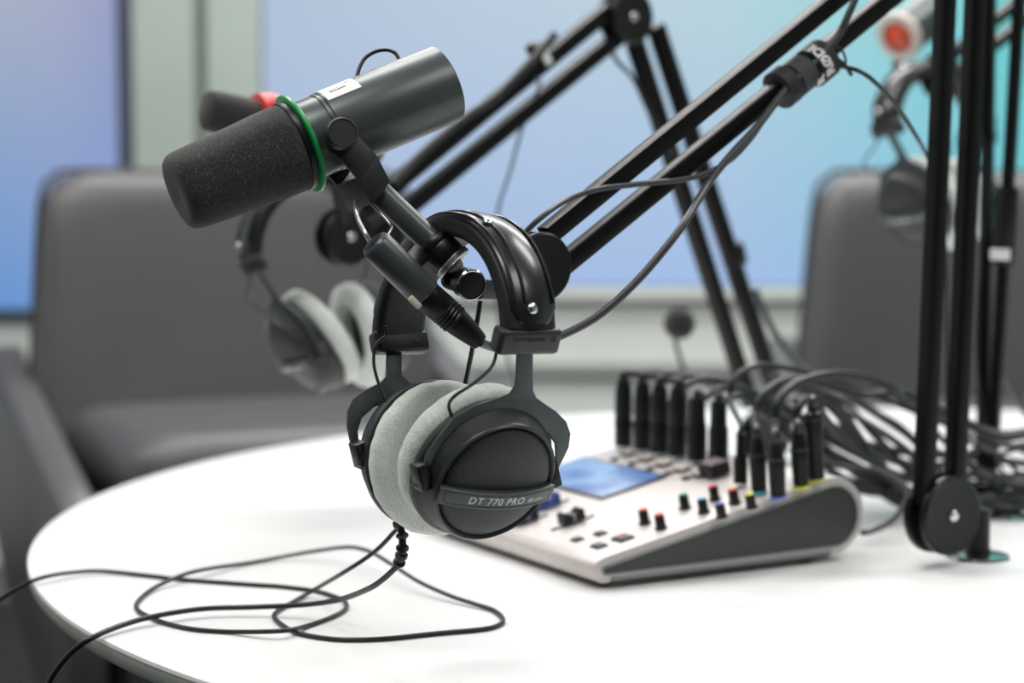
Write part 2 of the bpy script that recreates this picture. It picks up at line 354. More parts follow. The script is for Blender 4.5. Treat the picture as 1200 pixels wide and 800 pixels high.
# ---------------------------------------------------------------- the sharp studio headphones
HN = cv(.54, -.12, .83).normalized(); HF0 = cv(.83, -.02, -.555); HF = (HF0 - HN * HF0.dot(HN)).normalized(); HU = HN.cross(HF)
HO = P(533, 542, 1.53); HM = basis(HO, HN, HF, HU); HI = HM.inverted()
def hl(px, py, x, tilt=0):
    """pixel -> headphone-local point on the plane x (tilted towards -x by tilt per unit z)"""
    n = (HM.to_3x3() @ V((1, 0, tilt))).normalized(); return HI @ PL(px, py, HM @ V((x, 0, 0)), n)
def build_headphones(label, group):
    t = Thing('headphones', label, 'headphones', HM, group)
    X0 = lambda s: frame(V((0, 0, 0)), V((s, 0, 0)), V((0, 0, 1)))
    for s, nm in ((1, 'near'), (-1, 'far')):
        before = set(bpy.data.objects)
        bm = bmesh.new()
        lathe(bm, [(0, .0335), (.0575, .0335), (.0595, .035), (.0595, .040), (.0578, .0425), (.0558, .0440), (.0532, .052), (.0515, .0575), (.0506, .0600), (.0490, .0612), (.0476, .0605), (.0466, .0590), (0, .0588)], X0(s), 72)
        cup = t.part('ear_cup', bm, SHELL, world=False)
        bm = bmesh.new()
        prof = [(.0466, .0575)] + [(.0466 * math.cos(a), .0590 + .0115 * math.sin(a)) for a in [math.radians(6 * k) for k in range(0, 15)]] + [(0, .0705)]
        lathe(bm, prof, X0(s), 72); t.part('cup_cover', bm, SHELL, cup, world=False)
        bm = bmesh.new(); prof = []
        for k in range(28):
            a = 2 * math.pi * k / 28; c, d = math.cos(a), math.sin(a)
            prof.append((.0478 + .0135 * math.copysign(abs(c) ** .75, c), .0218 + .0122 * math.copysign(abs(d) ** .75, d)))
        prof.append(prof[0])
        random.seed(3 + s)
        ph = [random.random() * 6 for _ in range(5)]
        lathe(bm, prof, X0(s), 120, lambda a, h: 1 + .006 * math.sin(23 * a + ph[0]) * math.sin(5 * a + ph[1]) + .004 * math.sin(11 * a + ph[2]))
        bmesh.ops.remove_doubles(bm, verts=bm.verts[:], dist=1e-6)
        t.part('ear_pad', bm, VELOUR, world=False, angle=80)
        bm = bmesh.new(); lathe(bm, [(.0512, .0590), (.0510, .0606), (.0496, .0619), (.0480, .0612), (.0470, .0596), (.0500, .0585), (.0512, .0590)], X0(s), 96); t.part('cup_ring', bm, RINGM, cup, world=False)  # pale ring added to draw the rim highlight
        # name badge bar bowed over the cover
        bm = bmesh.new(); pts = []
        bar = lambda y: .0598 + .0140 * (1 - (y / .056) ** 2)
        for k in range(31):
            y = -.0495 + .099 * k / 30; pts.append(V((s * bar(y), y, -.0065)))
        sweep(bm, pts, rrect(.0135, .007, .0012, 3), side=V((0, 0, 1)))
        badge = t.part('badge', bm, GUN, cup, world=False)
        bm = bmesh.new(); out = []
        for k in range(31): y = -.0465 + .093 * k / 30; out.append(V((s * (bar(y) + .0037), y, -.0065 + .0048)))
        for k in range(31): y = .0465 - .093 * k / 30; out.append(V((s * (bar(y) + .0037), y, -.0065 - .0048)))
        out.append(out[0]); sweep(bm, out, circ(.00032, 6)); bm_line = bm
        t.part('badge_outline', bm_line, INKD, badge, world=False)
        if True:
            sg = s
            def mp(c, y0, z0): 
                y = y0 + c.x; return V((sg * (bar(y) + .0036 + c.z), sg * y, z0 + c.y))
            b1 = flat_text('DT 770 PRO', .0082, lambda c: mp(c, -.005, -.0065), .0002, 1.12, shear=.15)
            t.part('lettering', b1, INKW, badge, world=False, smooth=False, label='white lettering reading DT 770 PRO')
            b1 = flat_text('80 ohm', .0044, lambda c: mp(c, .031, -.0072), .0002, 1.1, shear=.25)
            t.part('small_lettering', b1, INKW, badge, world=False, smooth=False)
        # pivots
        for y in (-.0575, .0575):
            bm = bmesh.new(); rbox(bm, Matrix.Translation((s * .0475, y, -.001)) @ Matrix.Rotation(.35, 4, 'X'), .014, .010, .021, .0015)
            rbox(bm, Matrix.Translation((s * .043, y * .93, -.004)), .010, .014, .012, .0015)
            t.part('pivot', bm, PLASTIC, cup, world=False)
            bm = bmesh.new(); lathe(bm, [(0, 0), (.0019, 0), (.0017, .0006), (0, .0008)], frame(V((s * .0545, y, -.004)), V((s, 0, 0))), 16)
            t.part('screw', bm, BLACK, cup, world=False)
        if s == 1:      # the near cup is swung down on its pivots
            Rm = Matrix.Translation((.0475, 0, -.001)) @ Matrix.Rotation(math.radians(22), 4, 'Y') @ Matrix.Translation((-.0475, 0, .001))
            for o in set(bpy.data.objects) - before:
                if o.type == 'MESH' and o.name.split('.')[0] not in ('pivot', 'screw'): o.data.transform(Rm)
    # forks
    near = [(606.5, 405), (625, 405), (624.5, 440), (625, 457.5), (629, 466), (640, 474), (652, 482), (664, 494), (668.8, 508), (666.7, 524), (660, 538), (653.5, 551), (647, 548.5), (652, 534.5),
            (651.3, 520.5), (645, 510), (631, 499.5), (610, 491), (589, 490.8), (564.5, 499.5), (540, 517), (521, 541), (512, 556), (497, 548), (500, 532), (515.5, 510), (533, 489), (557.5, 475), (585.5, 466), (598, 461), (604, 452), (605.5, 440)]
    bm = bmesh.new(); plate(bm, [hl(x, y, .050, -.3) for x, y in near], V((-.0022, 0, 0)), .0004)
    t.part('fork', bm, YOKE, world=False)
    far = [(454, 410), (471, 410), (471, 439), (487, 455), (520, 472), (545, 500), (560, 540), (552, 541), (530, 505), (500, 478), (472, 470.5), (457, 472), (439, 476.5), (424, 490), (419.5, 505), (421.6, 524.5),
           (415, 528), (411, 516), (407.5, 499), (407.5, 481), (413.5, 467.5), (430, 455.5), (446, 448), (453, 440.5)]
    bm = bmesh.new(); plate(bm, [hl(x, y, -.048, .5) for x, y in far], V((-.0022, 0, -.001)), .0004)
    t.part('fork', bm, YOKE, world=False)
    # sliders
    E1 = hl(616.5, 397.5, .050, -.3); E2 = hl(468, 401, -.048, .5)
    for E, w, hgt, tl in ((E1, .0545, .0205, -.29), (E2, .050, .0185, .45)):
        Ms = Matrix.Translation(E) @ Matrix.Rotation(-tl, 4, 'Y') @ Matrix.Rotation(math.radians(2), 4, 'X')
        bm = bmesh.new(); rbox(bm, Ms, .015, w, hgt, .0042, 4)
        sl = t.part('slider', bm, SLIDERM if E is E1 else PLASTIC, world=False)
        if E is E1:
            g = Ms @ Matrix.Translation((.0076, -.002, .0035))
            bt = flat_text('beyerdynamic', .0052, lambda c: g @ V((c.z, c.x, c.y)), .0002, 1.0, bold=.00012)
            t.part('lettering', bt, INKD, sl, world=False, smooth=False, label='dark raised lettering reading beyerdynamic')
            bm = bmesh.new(); rbox(bm, g @ Matrix.Translation((0, .0205, 0)), .0004, .0042, .0046, 0); t.part('emblem', bm, INKD, sl, world=False, smooth=False)
        else:
            bm = bmesh.new(); lathe(bm, [(0, 0), (.0028, 0), (.0026, .0008), (0, .001)], frame(Ms @ V((.0074, .012, -.001)), Ms.to_3x3() @ V((1, 0, 0))), 16)
            t.part('screw', bm, BLACK, sl, world=False)
    # headband arch
    mid = (E1 + E2) / 2; ch = (E1 - E2) / 2; up = V((0, 0, 1)); up = (up - ch * (up.dot(ch) / ch.length_squared)).normalized()
    side = ch.cross(up).normalized()
    if side.y < 0: side = -side
    a = ch.length + .002; chn = ch.normalized()
    def arch(deg, k=1.0, dy=0): 
        r = math.radians(deg); c, s_ = math.cos(r), math.sin(r)
        return mid + chn * (a * k * (abs(c) ** .9 if c > 0 else -abs(c) ** 1.25)) + up * (.0835 * k * s_ + .004) + side * dy
    ang = [2 + 176 * k / 60 for k in range(61)]
    path = [arch(x) for x in ang]
    bm = bmesh.new(); sweep(bm, path, rrect(.046, .0155, .0065, 6), side=side)
    hb = t.part('headband', bm, LEATHIN, world=False, angle=60)
    # outer leather cover
    def cov(u):
        w = .0205 * min(1, (.35 + 14 * min(u, 1 - u))) ** .5
        return [(w, -.004), (w * 1.02, .002), (w * .97, .005), (w * .8, .0055), (w * .5, .0076), (0, .0086), (-w * .5, .0076), (-w * .8, .0055), (-w * .97, .005), (-w * 1.02, .002), (-w, -.004)]
    path2 = [arch(4 + 172 * k / 60, 1.05) for k in range(61)]
    # outward is the side away from the chord's middle
    tt = (path2[31] - path2[29]).normalized(); outw = side.cross(tt).dot(path2[30] - mid)
    sgn = 1 if outw > 0 else -1
    bm = bmesh.new(); sweep(bm, path2, lambda u: [(p, q * sgn) for p, q in cov(u)], side=side)
    cv_ = t.part('leather_cover', bm, LEATHER, hb, world=False, angle=70)
    for yy, kk in ((-.0176, 1.122), (.0176, 1.122), (-.0095, 1.142)):
        bm = bmesh.new(); tube(bm, [arch(14 + 152 * k / 40, kk, yy) for k in range(41)], .0013, 2, 8); t.part('piping', bm, LEATHER, cv_, world=False)
    for dg, yy in ((11, -.004), (62, -.010), (170, -.006)):
        c = arch(dg, 1.15, yy); c0 = arch(dg, 1.0, yy)
        bm = bmesh.new(); lathe(bm, [(.0042, -.0015), (.0044, 0), (.0038, .0010), (.002, .0017), (0, .0019)], frame(c, c - c0), 20); t.part('snap_button', bm, CHROME, cv_, world=False)
    # short signal wires
    bm = bmesh.new(); tube(bm, [hl(583, 408, .078), hl(576, 430, .082), hl(555, 449, .084), hl(534, 463, .080), hl(526, 474, .070), hl(529, 487, .060)], .0013); t.part('wire', bm, PLASTIC, world=False)
    bm = bmesh.new(); tube(bm, [hl(451, 382, -.07), hl(453, 393, -.07), hl(441, 403, -.07), hl(438, 425, -.065), hl(444, 450, -.055), hl(456, 478, -.042)], .0013); t.part('wire', bm, PLASTIC, world=False)
    return t
h1 = build_headphones('sharp black studio headphones with grey velour pads hung over the near boom arm', None)
# strain relief at the far cup's foot and the long cord
srl = [P(467, 611, 1.553), P(471, 626, 1.548), P(471.5, 642, 1.546), P(470, 652, 1.548), P(467, 661, 1.553)]
bm = bmesh.new(); pr = []
L = sum((srl[i + 1] - srl[i]).length for i in range(4)); pth = smooth_path(srl, 6)
def srs(u): r = .0030 + (.0021 if int(u * 9) % 2 == 0 else 0) * (1 if .12 < u < .9 else 1); return circ(r, 12)
sweep(bm, pth, srs); h1.part('strain_relief', bm, PLASTIC, world=True)
rP = .0024
def onT(px, py, z): return T(px, py, z)
cp = [P(467, 661, 1.553), P(460, 668.5, 1.557), P(447, 680, 1.568), P(431, 690, 1.588)]
cp += [onT(399, 702, .024), onT(360, 708, .012), onT(300, 711, .008), onT(240, 713, .0075), onT(190, 720, .0075), onT(150, 730, .006), onT(112, 745, .003)]
e = onT(112, 745, .003)
cp += [P(88, 760, e.y - .004), P(68, 782, e.y - .004), P(56, 805, e.y - .002), P(50, 850, e.y), P(52, 930, e.y)]
bm = bmesh.new(); tube(bm, cp, rP, 10, 12); h1.part('cord', bm, RUBBER)

# a second thin cord, looping over the tabletop
rQ = .0020
cq = [P(563, 352, 1.60), P(556, 395, 1.60), P(545, 450, 1.61), P(528, 520, 1.64), P(490, 590, 1.66), P(462, 623, 1.67), P(438, 647, 1.68), P(402, 671, 1.70)]
zq = rQ + .0002
for px, py, z in [(366, 692, .004), (345, 704, .001), (326, 715, 0), (322, 724, 0), (339, 737, .0), (360, 744, 0), (399, 749, 0), (450, 748, 0), (510, 742, 0), (564, 737, 0), (584, 732, 0), (589.5, 725, 0), (579, 715, 0), (555, 707, .001),
                  (528, 698, .003), (492, 682, .008), (465, 665, .014), (441, 650, .018), (427, 644, .018), (405, 641, .015), (360, 647, .006), (300, 658, 0), (240, 667, .0045), (210, 675, .005), (180, 689, .001), (162, 704, 0), (161, 714, 0), (174, 722, 0), (195, 730, 0),
                  (228, 737, 0), (270, 740, 0), (330, 739, .0044), (360, 733, .0), (390, 722, 0), (405, 713, 0), (404, 704, 0), (390, 698, 0), (369, 692, 0), (330, 687, 0), (300, 685, 0), (216, 679, 0), (180, 675, 0), (120, 669, .001), (81, 671, .003)]:
    cq.append(onT(px, py, zq + z))
e = onT(39, 681, zq)
cq.append(onT(52, 676, zq + .004)); cq += [P(28, 685, e.y), P(0, 702, e.y), P(-50, 738, e.y), P(-80, 800, e.y)]
bm = bmesh.new(); tube(bm, cq, rQ, 8, 10)
o = link('audio_cable', bm, GREYCORD if False else RUBBER, M=Matrix.Translation(onT(366, 692, 0))); tag(o, 'thin black cable hanging behind the sharp headphones and looping twice across the white tabletop', 'cable')

# ---------------------------------------------------------------- boom arms
def make_arm(label, J, H, tubes, w, joints, cat='boom arm'):
    """J: foot joint, H: head joint (world); tubes: pixel segments laid in the arm's own vertical plane"""
    d = (H - J); d.z = 0; d.normalize(); m = V((-d.y, d.x, 0))
    if m.y > 0: m = -m
    t = Thing('boom_arm', label, cat, V((J.x, J.y, TABLE_Z)))
    pl = lambda px, py, off=0: PL(px, py, J + m * off, m)
    for (a, b) in tubes:
        p0, p1 = pl(*a), pl(*b); bm = bmesh.new()
        sweep(bm, [p0, p0.lerp(p1, .5), p1], rrect(w, w, w * .12, 2), side=m)
        t.part('tube', bm, TUBE, angle=30)
    for (px, py, r, hw, bolt) in joints:
        c = pl(px, py)
        for s in (1, -1):
            bm = bmesh.new(); lathe(bm, [(0, hw * .45), (r * .96, hw * .45), (r, hw * .5), (r, hw * .86), (r * .93, hw), (r * .8, hw * .97), (0, hw * .95)], frame(c, m * s), 48)
            dk = t.part('joint_disc', bm, BLACK)
            if bolt:
                bm = bmesh.new(); lathe(bm, [(.0052, hw * .9), (.0055, hw * 1.05), (.0042, hw * 1.15), (0, hw * 1.18)], frame(c, m * s), 20); t.part('bolt', bm, CHROME, dk, label='chrome bolt')
    return t, pl, m
# near arm
J1, H1 = P(1104, 602, 1.93), P(628, 313, 1.66)
arm1, pl1, m1 = make_arm('near black boom arm holding the sharp microphone, its foot right of the mixer', J1, H1,
    [((640, 276), (1100, -100)), ((656, 313), (1160, -98)), ((1082, 590), (1113, -120)), ((1118, 590), (1148, -120))], .0163,
    [(1104, 602, .0392, .0155, True), (628, 312, .0288, .0125, False), (1130, -112, .038, .0155, True)])
# foot post + base plate
fb = T(1146, 653)
bm = bmesh.new(); cyl(bm, fb + V((0, 0, .003)), V((fb.x, fb.y, J1.z + .0)), .0115); arm1.part('post', bm, BLACK)
bm = bmesh.new(); lathe(bm, [(0, 0), (.030, 0), (.0315, .0012), (.0305, .0032), (.014, .0055), (0, .006)], frame(fb, V((0, 0, 1))), 48); arm1.part('base_plate', bm, CHROME, label='polished chrome base plate')
bm = bmesh.new(); lathe(bm, [(0, .0035), (.0125, .0035), (.0135, .006), (.0125, .010), (0, .010)], frame(fb, V((0, 0, 1))), 32); arm1.part('collar', bm, BLACK)
# swivel head with chrome ring
sa, sb = P(526, 326, 1.535), P(552, 333.5, 1.515)
bm = bmesh.new(); lathe(bm, [(0, 0), (.008, 0), (.0085, .004), (.0070, .006), (.0085, .008), (.0070, .010), (.0085, .012), (.0095, .014), (.0112, .018), (.0112, (sb - sa).length)], frame(sa, sb - sa), 32)
arm1.part('swivel', bm, BLACK)
n_ = (cv(.42, -.25, .87)).normalized()
bm = bmesh.new(); lathe(bm, [(0, -.012), (.0112, -.012), (.0118, -.001), (.0122, .0006), (.0114, .0016), (.0106, .0014), (.0104, .0004), (0, .0004)], frame(sb, n_), 40); kn = arm1.part('swivel_cap', bm, CHROME, label='chrome ringed end cap')
bm = bmesh.new(); lathe(bm, [(0, .0005), (.0103, .0005), (.0100, .0011), (0, .0013)], frame(sb, n_), 40); arm1.part('cap_face', bm, PLASTIC, kn)
bm = bmesh.new(); sweep(bm, [P(556, 338, 1.53), P(585, 340, 1.565), P(615, 322, 1.65)], rrect(.016, .016, .003, 2), side=m1); arm1.part('head_bracket', bm, BLACK)

# background arm (left of centre)
J2, H2 = P(898, 515, 2.62), P(404, 277, 2.2)
arm2, pl2, m2 = make_arm('blurred black boom arm behind, its elbow at top centre left of the near arm', J2, H2,
    [((713, 12), (412, 257)), ((728, 40), (420, 290)), ((744, 50), (880, 475)), ((768, 30), (915, 480))], .0185,
    [(733, 20, .033, .016, True), (896, 512, .036, .016, False), (404, 277, .032, .014, True)])
bm = bmesh.new(); g = pl2(861, 298); lathe(bm, [(.0, -.014), (.0135, -.014), (.0145, -.012), (.0145, .012), (.0135, .014), (0, .014)], frame(g, pl2(865, 315) - g), 20); arm2.part('strap', bm, BLACK)
f2 = V((pl2(898, 520).x, pl2(898, 520).y, TABLE_Z))
bm = bmesh.new(); cyl(bm, f2 + V((0, 0, .002)), f2 + V((0, 0, .03)), .014); arm2.part('post', bm, BLACK)
bm = bmesh.new(); lathe(bm, [(0, 0), (.034, 0), (.035, .002), (0, .006)], frame(f2, V((0, 0, 1))), 40); arm2.part('base_plate', bm, CHROME)
q = pl2(631, 64, .002); dl = (pl2(620, 73) - pl2(640, 57)).normalized()
bm = bmesh.new(); rbox(bm, basis(q, dl, m2.cross(dl).normalized() * -1, m2) , .014, .030, .024, .004); s2 = arm2.part('strap', bm, BLACK)
bm = bmesh.new(); rbox(bm, basis(q + m2 * .0125, dl, m2.cross(dl).normalized() * -1, m2), .010, .026, .001, 0); arm2.part('label', bm, INKW, s2, label='white strap label')
# background arm at the right edge
J3, H3 = P(1160, 590, 2.28), P(1090, 40, 2.0)
J3 = P(1160, 592, 2.3); H3 = P(1420, 60, 2.15)
arm3, pl3, m3 = make_arm('blurred black boom arm at the right edge, standing behind the near upright tubes', J3, H3,
    [((1151, 580), (1165, -330)), ((1160, 580), (1214, -330))], .0125,
    [(1160, 588, .024, .014, False)])
f3 = V((J3.x, J3.y, TABLE_Z))
f3 = T(1178, 606)
bm = bmesh.new(); cyl(bm, f3 + V((0, 0, .002)), V((f3.x, f3.y, J3.z)), .010); arm3.part('post', bm, BLACK)
bm = bmesh.new(); lathe(bm, [(0, 0), (.032, 0), (.033, .002), (.012, .006), (0, .006)], frame(f3, V((0, 0, 1))), 40); arm3.part('base_plate', bm, CHROME)
bm = bmesh.new(); g = pl3(1177, 280); lathe(bm, [(0, -.03), (.0125, -.03), (.014, -.026), (.0125, .06), (0, .06)], frame(g, pl3(1183, 200) - g), 20); s3 = arm3.part('strap', bm, BLACK)
bm = bmesh.new(); rbox(bm, frame(pl3(1172, 298, .0155), m3, V((0, 0, 1))), .013, .024, .001, 0); arm3.part('label', bm, INKW, s3, label='white strap label')

arm4, pl4, m4 = make_arm('blurred boom arm at upper right holding the orange ended microphone and hanging headphones', P(1300, -60, 2.98), P(1100, 86, 2.72),
    [((1096, 80), (1420, -180)), ((1108, 98), (1436, -163))], .0155, [(1102, 88, .03, .014, False)])
# ---------------------------------------------------------------- hook-and-loop strap with lettering on the near arm
ax = (pl1(985, 37) - pl1(900, 106)).normalized()        # along the tube, up-right
ay = m1; az = ax.cross(ay).normalized()
if az.z < 0: az = -az
az_img = az
def strapc(px, py, off=0): return pl1(px, py, off)
sc0 = strapc(946, 78)
st = Thing('cable_strap', 'black cable tie strap with white lettering, wrapped round the near boom arm', 'strap', sc0)
def sleeve(c, L, w, h, m, name, par=None, r=None, lbl=None):
    bm = bmesh.new(); r = r or min(w, h) * .49; e = .0008
    pts = [c - ax * L / 2, c - ax * (L / 2 - e), c, c + ax * (L / 2 - e), c + ax * L / 2]
    def sc(u): k = .94 if u in (0, 1) else 1; return [(a * k, b * k) for a, b in rrect(w, h, r, 6)]
    sweep(bm, pts, sc, side=ay); return st.part(name, bm, m, par, label=lbl)
STRAPM = mat('black_webbing', (38, 38, 40), .7, bump=(900, .5, .0008))
STRAPG = mat('grey_webbing', (62, 64, 66), .75, bump=(900, .5, .0008))
b1 = sleeve(strapc(958, 74), .0215, .038, .038, STRAPM, 'band'); b2 = sleeve(strapc(936, 89), .020, .034, .034, STRAPG, 'band', lbl='grey middle band'); b3 = sleeve(strapc(918, 102), .015, .037, .037, STRAPM, 'band')
bm = bmesh.new(); 
for k in range(5):
    c = strapc(918, 102) + ay * .0187 + az * (.006 - .003 * k); rbox(bm, basis(c, ax, ay, ax.cross(ay)), .008, .0006, .0012, 0)
st.part('hook_patch', bm, GREYCORD, b3, smooth=False)
# lettering runs round the band: from below-front up over the top
cB = strapc(958, 74)
def around(s_):      # arc-length position round the rounded section, 0 = facing m1 straight on, + = towards the top
    r = .0185; a = s_ / r; 
    return ay * (.0191 * math.cos(a)) + az * (.0191 * math.sin(a)), (ay * math.cos(a) + az * math.sin(a)).normalized()
def letmap(cc, s0, xoff=0):
    p, n = around(s0 + cc.x); return cB + p + n * (.0004 + cc.z) - ax * (cc.y) + ax * xoff
bt = flat_text('RØDE', .0135, lambda c: letmap(c, .0085, -.0045), .0003, 1.0, bold=.0005)
st.part('lettering', bt, INKW, b1, smooth=False, label='white lettering reading RØDE')
cB2 = strapc(943, 86)
def letmap2(cc, s0):
    p, n = around(s0 + cc.x); return cB2 + p * .99 + n * (.0006 + cc.z) - ax * (cc.y)
bt = flat_text('R', .0125, lambda c: letmap2(c, -.008), .0003, 1.0, bold=.0005)
st.part('lettering', bt, INKW, b2, smooth=False, label='white letter R')
bm = bmesh.new(); tube(bm, [pl1(970, 55, .014), pl1(984, 56, .018), pl1(991, 70, .018), pl1(988, 80, .018)], .0011); tube(bm, [pl1(974, 66, .016), pl1(988, 74, .018), pl1(998, 88, .018)], .0018)
bm2 = st.part('tie', bm, PLASTIC)

# ---------------------------------------------------------------- the front microphone
FR, RE = P(222, 222, 1.505), P(522, 98, 1.59)
AX = (RE - FR).normalized(); LEN = (RE - FR).length + .012; M0 = FR - AX * .012
ZC = cv(0, 0, 1); E1v = (ZC - AX * ZC.dot(AX)).normalized(); E2v = AX.cross(E1v)
if E2v.z < 0: E2v = -E2v
MM = basis(M0, E1v, AX.cross(E1v), AX)
mic = Thing('studio_microphone', 'large dark grey broadcast microphone with foam windscreen and green ring, nearest the camera', 'microphone', Matrix.Translation(M0))
S_R = .112
bm = bmesh.new()
pr = [(0, .003), (.010, .0022), (.020, .0012), (.0262, .0022), (.0290, .0050), (.0306, .010), (.0312, .018), (.0320, .035), (.0332, .060), (.0342, .078), (.0347, .092), (.0343, .0985), (.0325, .101), (0, .101)]
lathe(bm, pr, MM, 96, lambda a, h: 1 + .006 * math.sin(3 * a + 40 * h) + .004 * math.sin(7 * a - 90 * h)); mic.part('windscreen', bm, FOAM, angle=70)
bm = bmesh.new(); lathe(bm, [(.030, .099), (.0352, .099), (.0358, .1005), (.0355, .1035), (.030, .1035)], MM, 72); mic.part('lip_ring', bm, PLASTIC)
bm = bmesh.new(); lathe(bm, [(.030, .1045), (.0388, .1045), (.0397, .1052), (.0397, .1072), (.0388, .1080), (.030, .1080)], MM, 96); mic.part('green_ring', bm, GREEN, label='green identification ring')
bm = bmesh.new(); lathe(bm, [(0, .107), (.0305, .107), (.0308, .1085), (.0308, .1265), (.0303, .1270), (.0303, .1278), (.0312, .1284), (.0314, .130), (.0314, .1305), (.0306, .131), (.0306, .1316), (.0315, .1322), (.0317, .135),
                             (.0317, LEN - .0022), (.0312, LEN - .0008), (.0300, LEN), (.0285, LEN - .0006), (0, LEN - .0006)], MM, 120); body = mic.part('body', bm, GUN, angle=30)
def onbody(s, phi, dr=.0003): r = .0317 + dr; return M0 + AX * s + E1v * (r * math.cos(phi)) + E2v * (r * math.sin(phi))
def patch(s0, s1, p0, p1, dr, n=14, skew=0.0, sk2=0.0):
    bm = bmesh.new(); g = [[bm.verts.new(onbody((s0 if i == 0 else s1) + skew * j / n, p0 + (p1 - p0) * j / n, dr)) for i in (0, 1)] for j in range(n + 1)]
    for j in range(n): bm.faces.new((g[j][0], g[j][1], g[j + 1][1], g[j + 1][0]))
    r = bmesh.ops.extrude_face_region(bm, geom=bm.faces[:])
    for v in [x for x in r['geom'] if isinstance(x, bmesh.types.BMVert)]:
        c = M0 + AX * (v.co - M0).dot(AX); v.co += (c - v.co).normalized() * -.00015
    return bm
st_ = mic.part('sticker', patch(.1335, .1625, math.radians(36), math.radians(82), .0001), STICK, body, label='white paper sticker')
bm = patch(.139, .153, math.radians(50), math.radians(52.5), .0003, 3); me2 = patch(.139, .153, math.radians(56), math.radians(57), .0003, 3)
mm_ = bpy.data.meshes.new('t'); me2.to_mesh(mm_); me2.free(); bm.from_mesh(mm_); bpy.data.meshes.remove(mm_)
me2 = patch(.154, .159, math.radians(62), math.radians(64), .0003, 3); mm_ = bpy.data.meshes.new('t'); me2.to_mesh(mm_); me2.free(); bm.from_mesh(mm_); bpy.data.meshes.remove(mm_)
st_k = mic.part('sticker_print', bm, INKD, body, smooth=False)
# yoke bracket
KC = PL(398.7, 158.7, M0 + E1v * .0385, E1v)
bm = bmesh.new(); lathe(bm, [(0, -.006), (.0060, -.006), (.0060, 0), (.0118, 0), (.0124, .0012), (.0124, .0075), (.0112, .0092), (.0104, .0092), (.0100, .0086), (0, .0086)], frame(KC, E1v), 48); mic.part('knob', bm, KNOBM)
def yp(px, py, d=0.0): return PL(px, py, M0 + E1v * (.0365 - d), E1v)
upper = [yp(386, 168), yp(384, 174), yp(400, 187), yp(420, 211), yp(430, 199), yp(441, 181), yp(428, 168), yp(417, 157), yp(408, 146), yp(396, 145), yp(388, 152)]
bm = bmesh.new(); plate(bm, upper, -E1v * .0028, .0003)
lower = [yp(420, 211), yp(436, 239, .004), yp(450, 222, .006), yp(457.5, 212.5, .006), yp(441, 181), yp(430, 199)]
plate(bm, lower, -E1v * .0028, .0003)
sh = -E1v * .052 + E2v * .007
backo = [p + sh for p in upper]; plate(bm, backo, -E1v * .0028, .0003)
a0, a1, a2 = yp(420, 211), yp(436, 239, .004), yp(452, 222, .006)
plate(bm, [a0, a1, a1 + sh - AX * .002, a0 + sh - AX * .004], E2v * .0025, .0003)
plate(bm, [a1, a2, a2 + sh, a1 + sh], E2v * .0025 + AX * .001, .0003)
mic.part('yoke', bm, KNOBM, angle=25)
# stem
s0_, s1_ = P(430, 212, 1.535), P(508, 286, 1.528); sd = (s1_ - s0_).normalized()
bm = bmesh.new(); cyl(bm, s0_, s1_, .0098, .0098, 40); mic.part('stem', bm, GUN)
bm = bmesh.new(); L0 = .0
lathe(bm, [(0, -.004), (.0128, -.004), (.0146, -.001), (.0148, .002), (.0140, .004), (.0148, .006), (.0148, .016), (.0140, .018), (0, .018)], frame(s1_, sd), 48); mic.part('collar', bm, PLASTIC)
bm = bmesh.new(); lathe(bm, [(0, .018), (.0150, .018), (.0156, .0188), (.0156, .0222), (.0148, .023), (0, .023)], frame(s1_, sd), 96, lambda a, h: 1 + .005 * math.copysign(1, math.sin(48 * a))); mic.part('knurled_ring', bm, SILVER, label='knurled silver ring', angle=20)
bm = bmesh.new(); cyl(bm, s1_ + sd * .022, P(534, 322, 1.535), .007, .006); mic.part('thread', bm, SILVER)
# cable stub socket on the yoke
c0, c1 = P(441, 287, 1.485), P(500, 346, 1.495); cd = (c1 - c0).normalized()
bm = bmesh.new(); LL = (c1 - c0).length
lathe(bm, [(0, -.004), (.0075, -.0042), (.0105, -.003), (.0120, -.0005), (.0125, .002), (.0125, LL - .002), (.0120, LL - .001), (0, LL - .001)], frame(c0, cd), 48); sk = mic.part('connector_socket', bm, GUN)
bm = bmesh.new(); lathe(bm, [(0, -.0048), (.0070, -.0046), (.0096, -.0038), (.0098, -.003), (0, -.003)], frame(c0, cd), 32); mic.part('end_cap', bm, mat('navy_rubber', (26, 32, 52), .5, bump=(500, .1)), sk)
# bridge between stem and socket, thin wires
bm = bmesh.new(); sweep(bm, [P(489, 298, 1.515), P(476, 314, 1.492)], rrect(.018, .012, .003, 3), side=sd); mic.part('clamp', bm, PLASTIC)
bm = bmesh.new(); tube(bm, [P(417, 236, 1.52), P(417, 246, 1.51), P(421, 260, 1.505), P(429, 275, 1.50), P(434, 284, 1.49)], .0017); mic.part('wire', bm, SILVER, label='black wire loop coloured silver for its highlight')  # black wire, its bright highlight put into a silver colour
bm = bmesh.new(); tube(bm, [P(434, 238, 1.53), P(446, 250, 1.525), P(457, 262, 1.52), P(459, 266, 1.515), P(455, 274, 1.505), P(450, 282, 1.495)], .0011); mic.part('wire', bm, SILVER)  # silver here too carries the highlight of a black wire
bm = bmesh.new(); tube(bm, [P(418, 92, 1.60), P(421, 80, 1.605), P(428, 68, 1.61), P(440, 60.5, 1.612), P(453, 58.5, 1.61), P(463, 62, 1.605), P(468, 70, 1.60)], .0016); mic.part('wire', bm, PLASTIC)

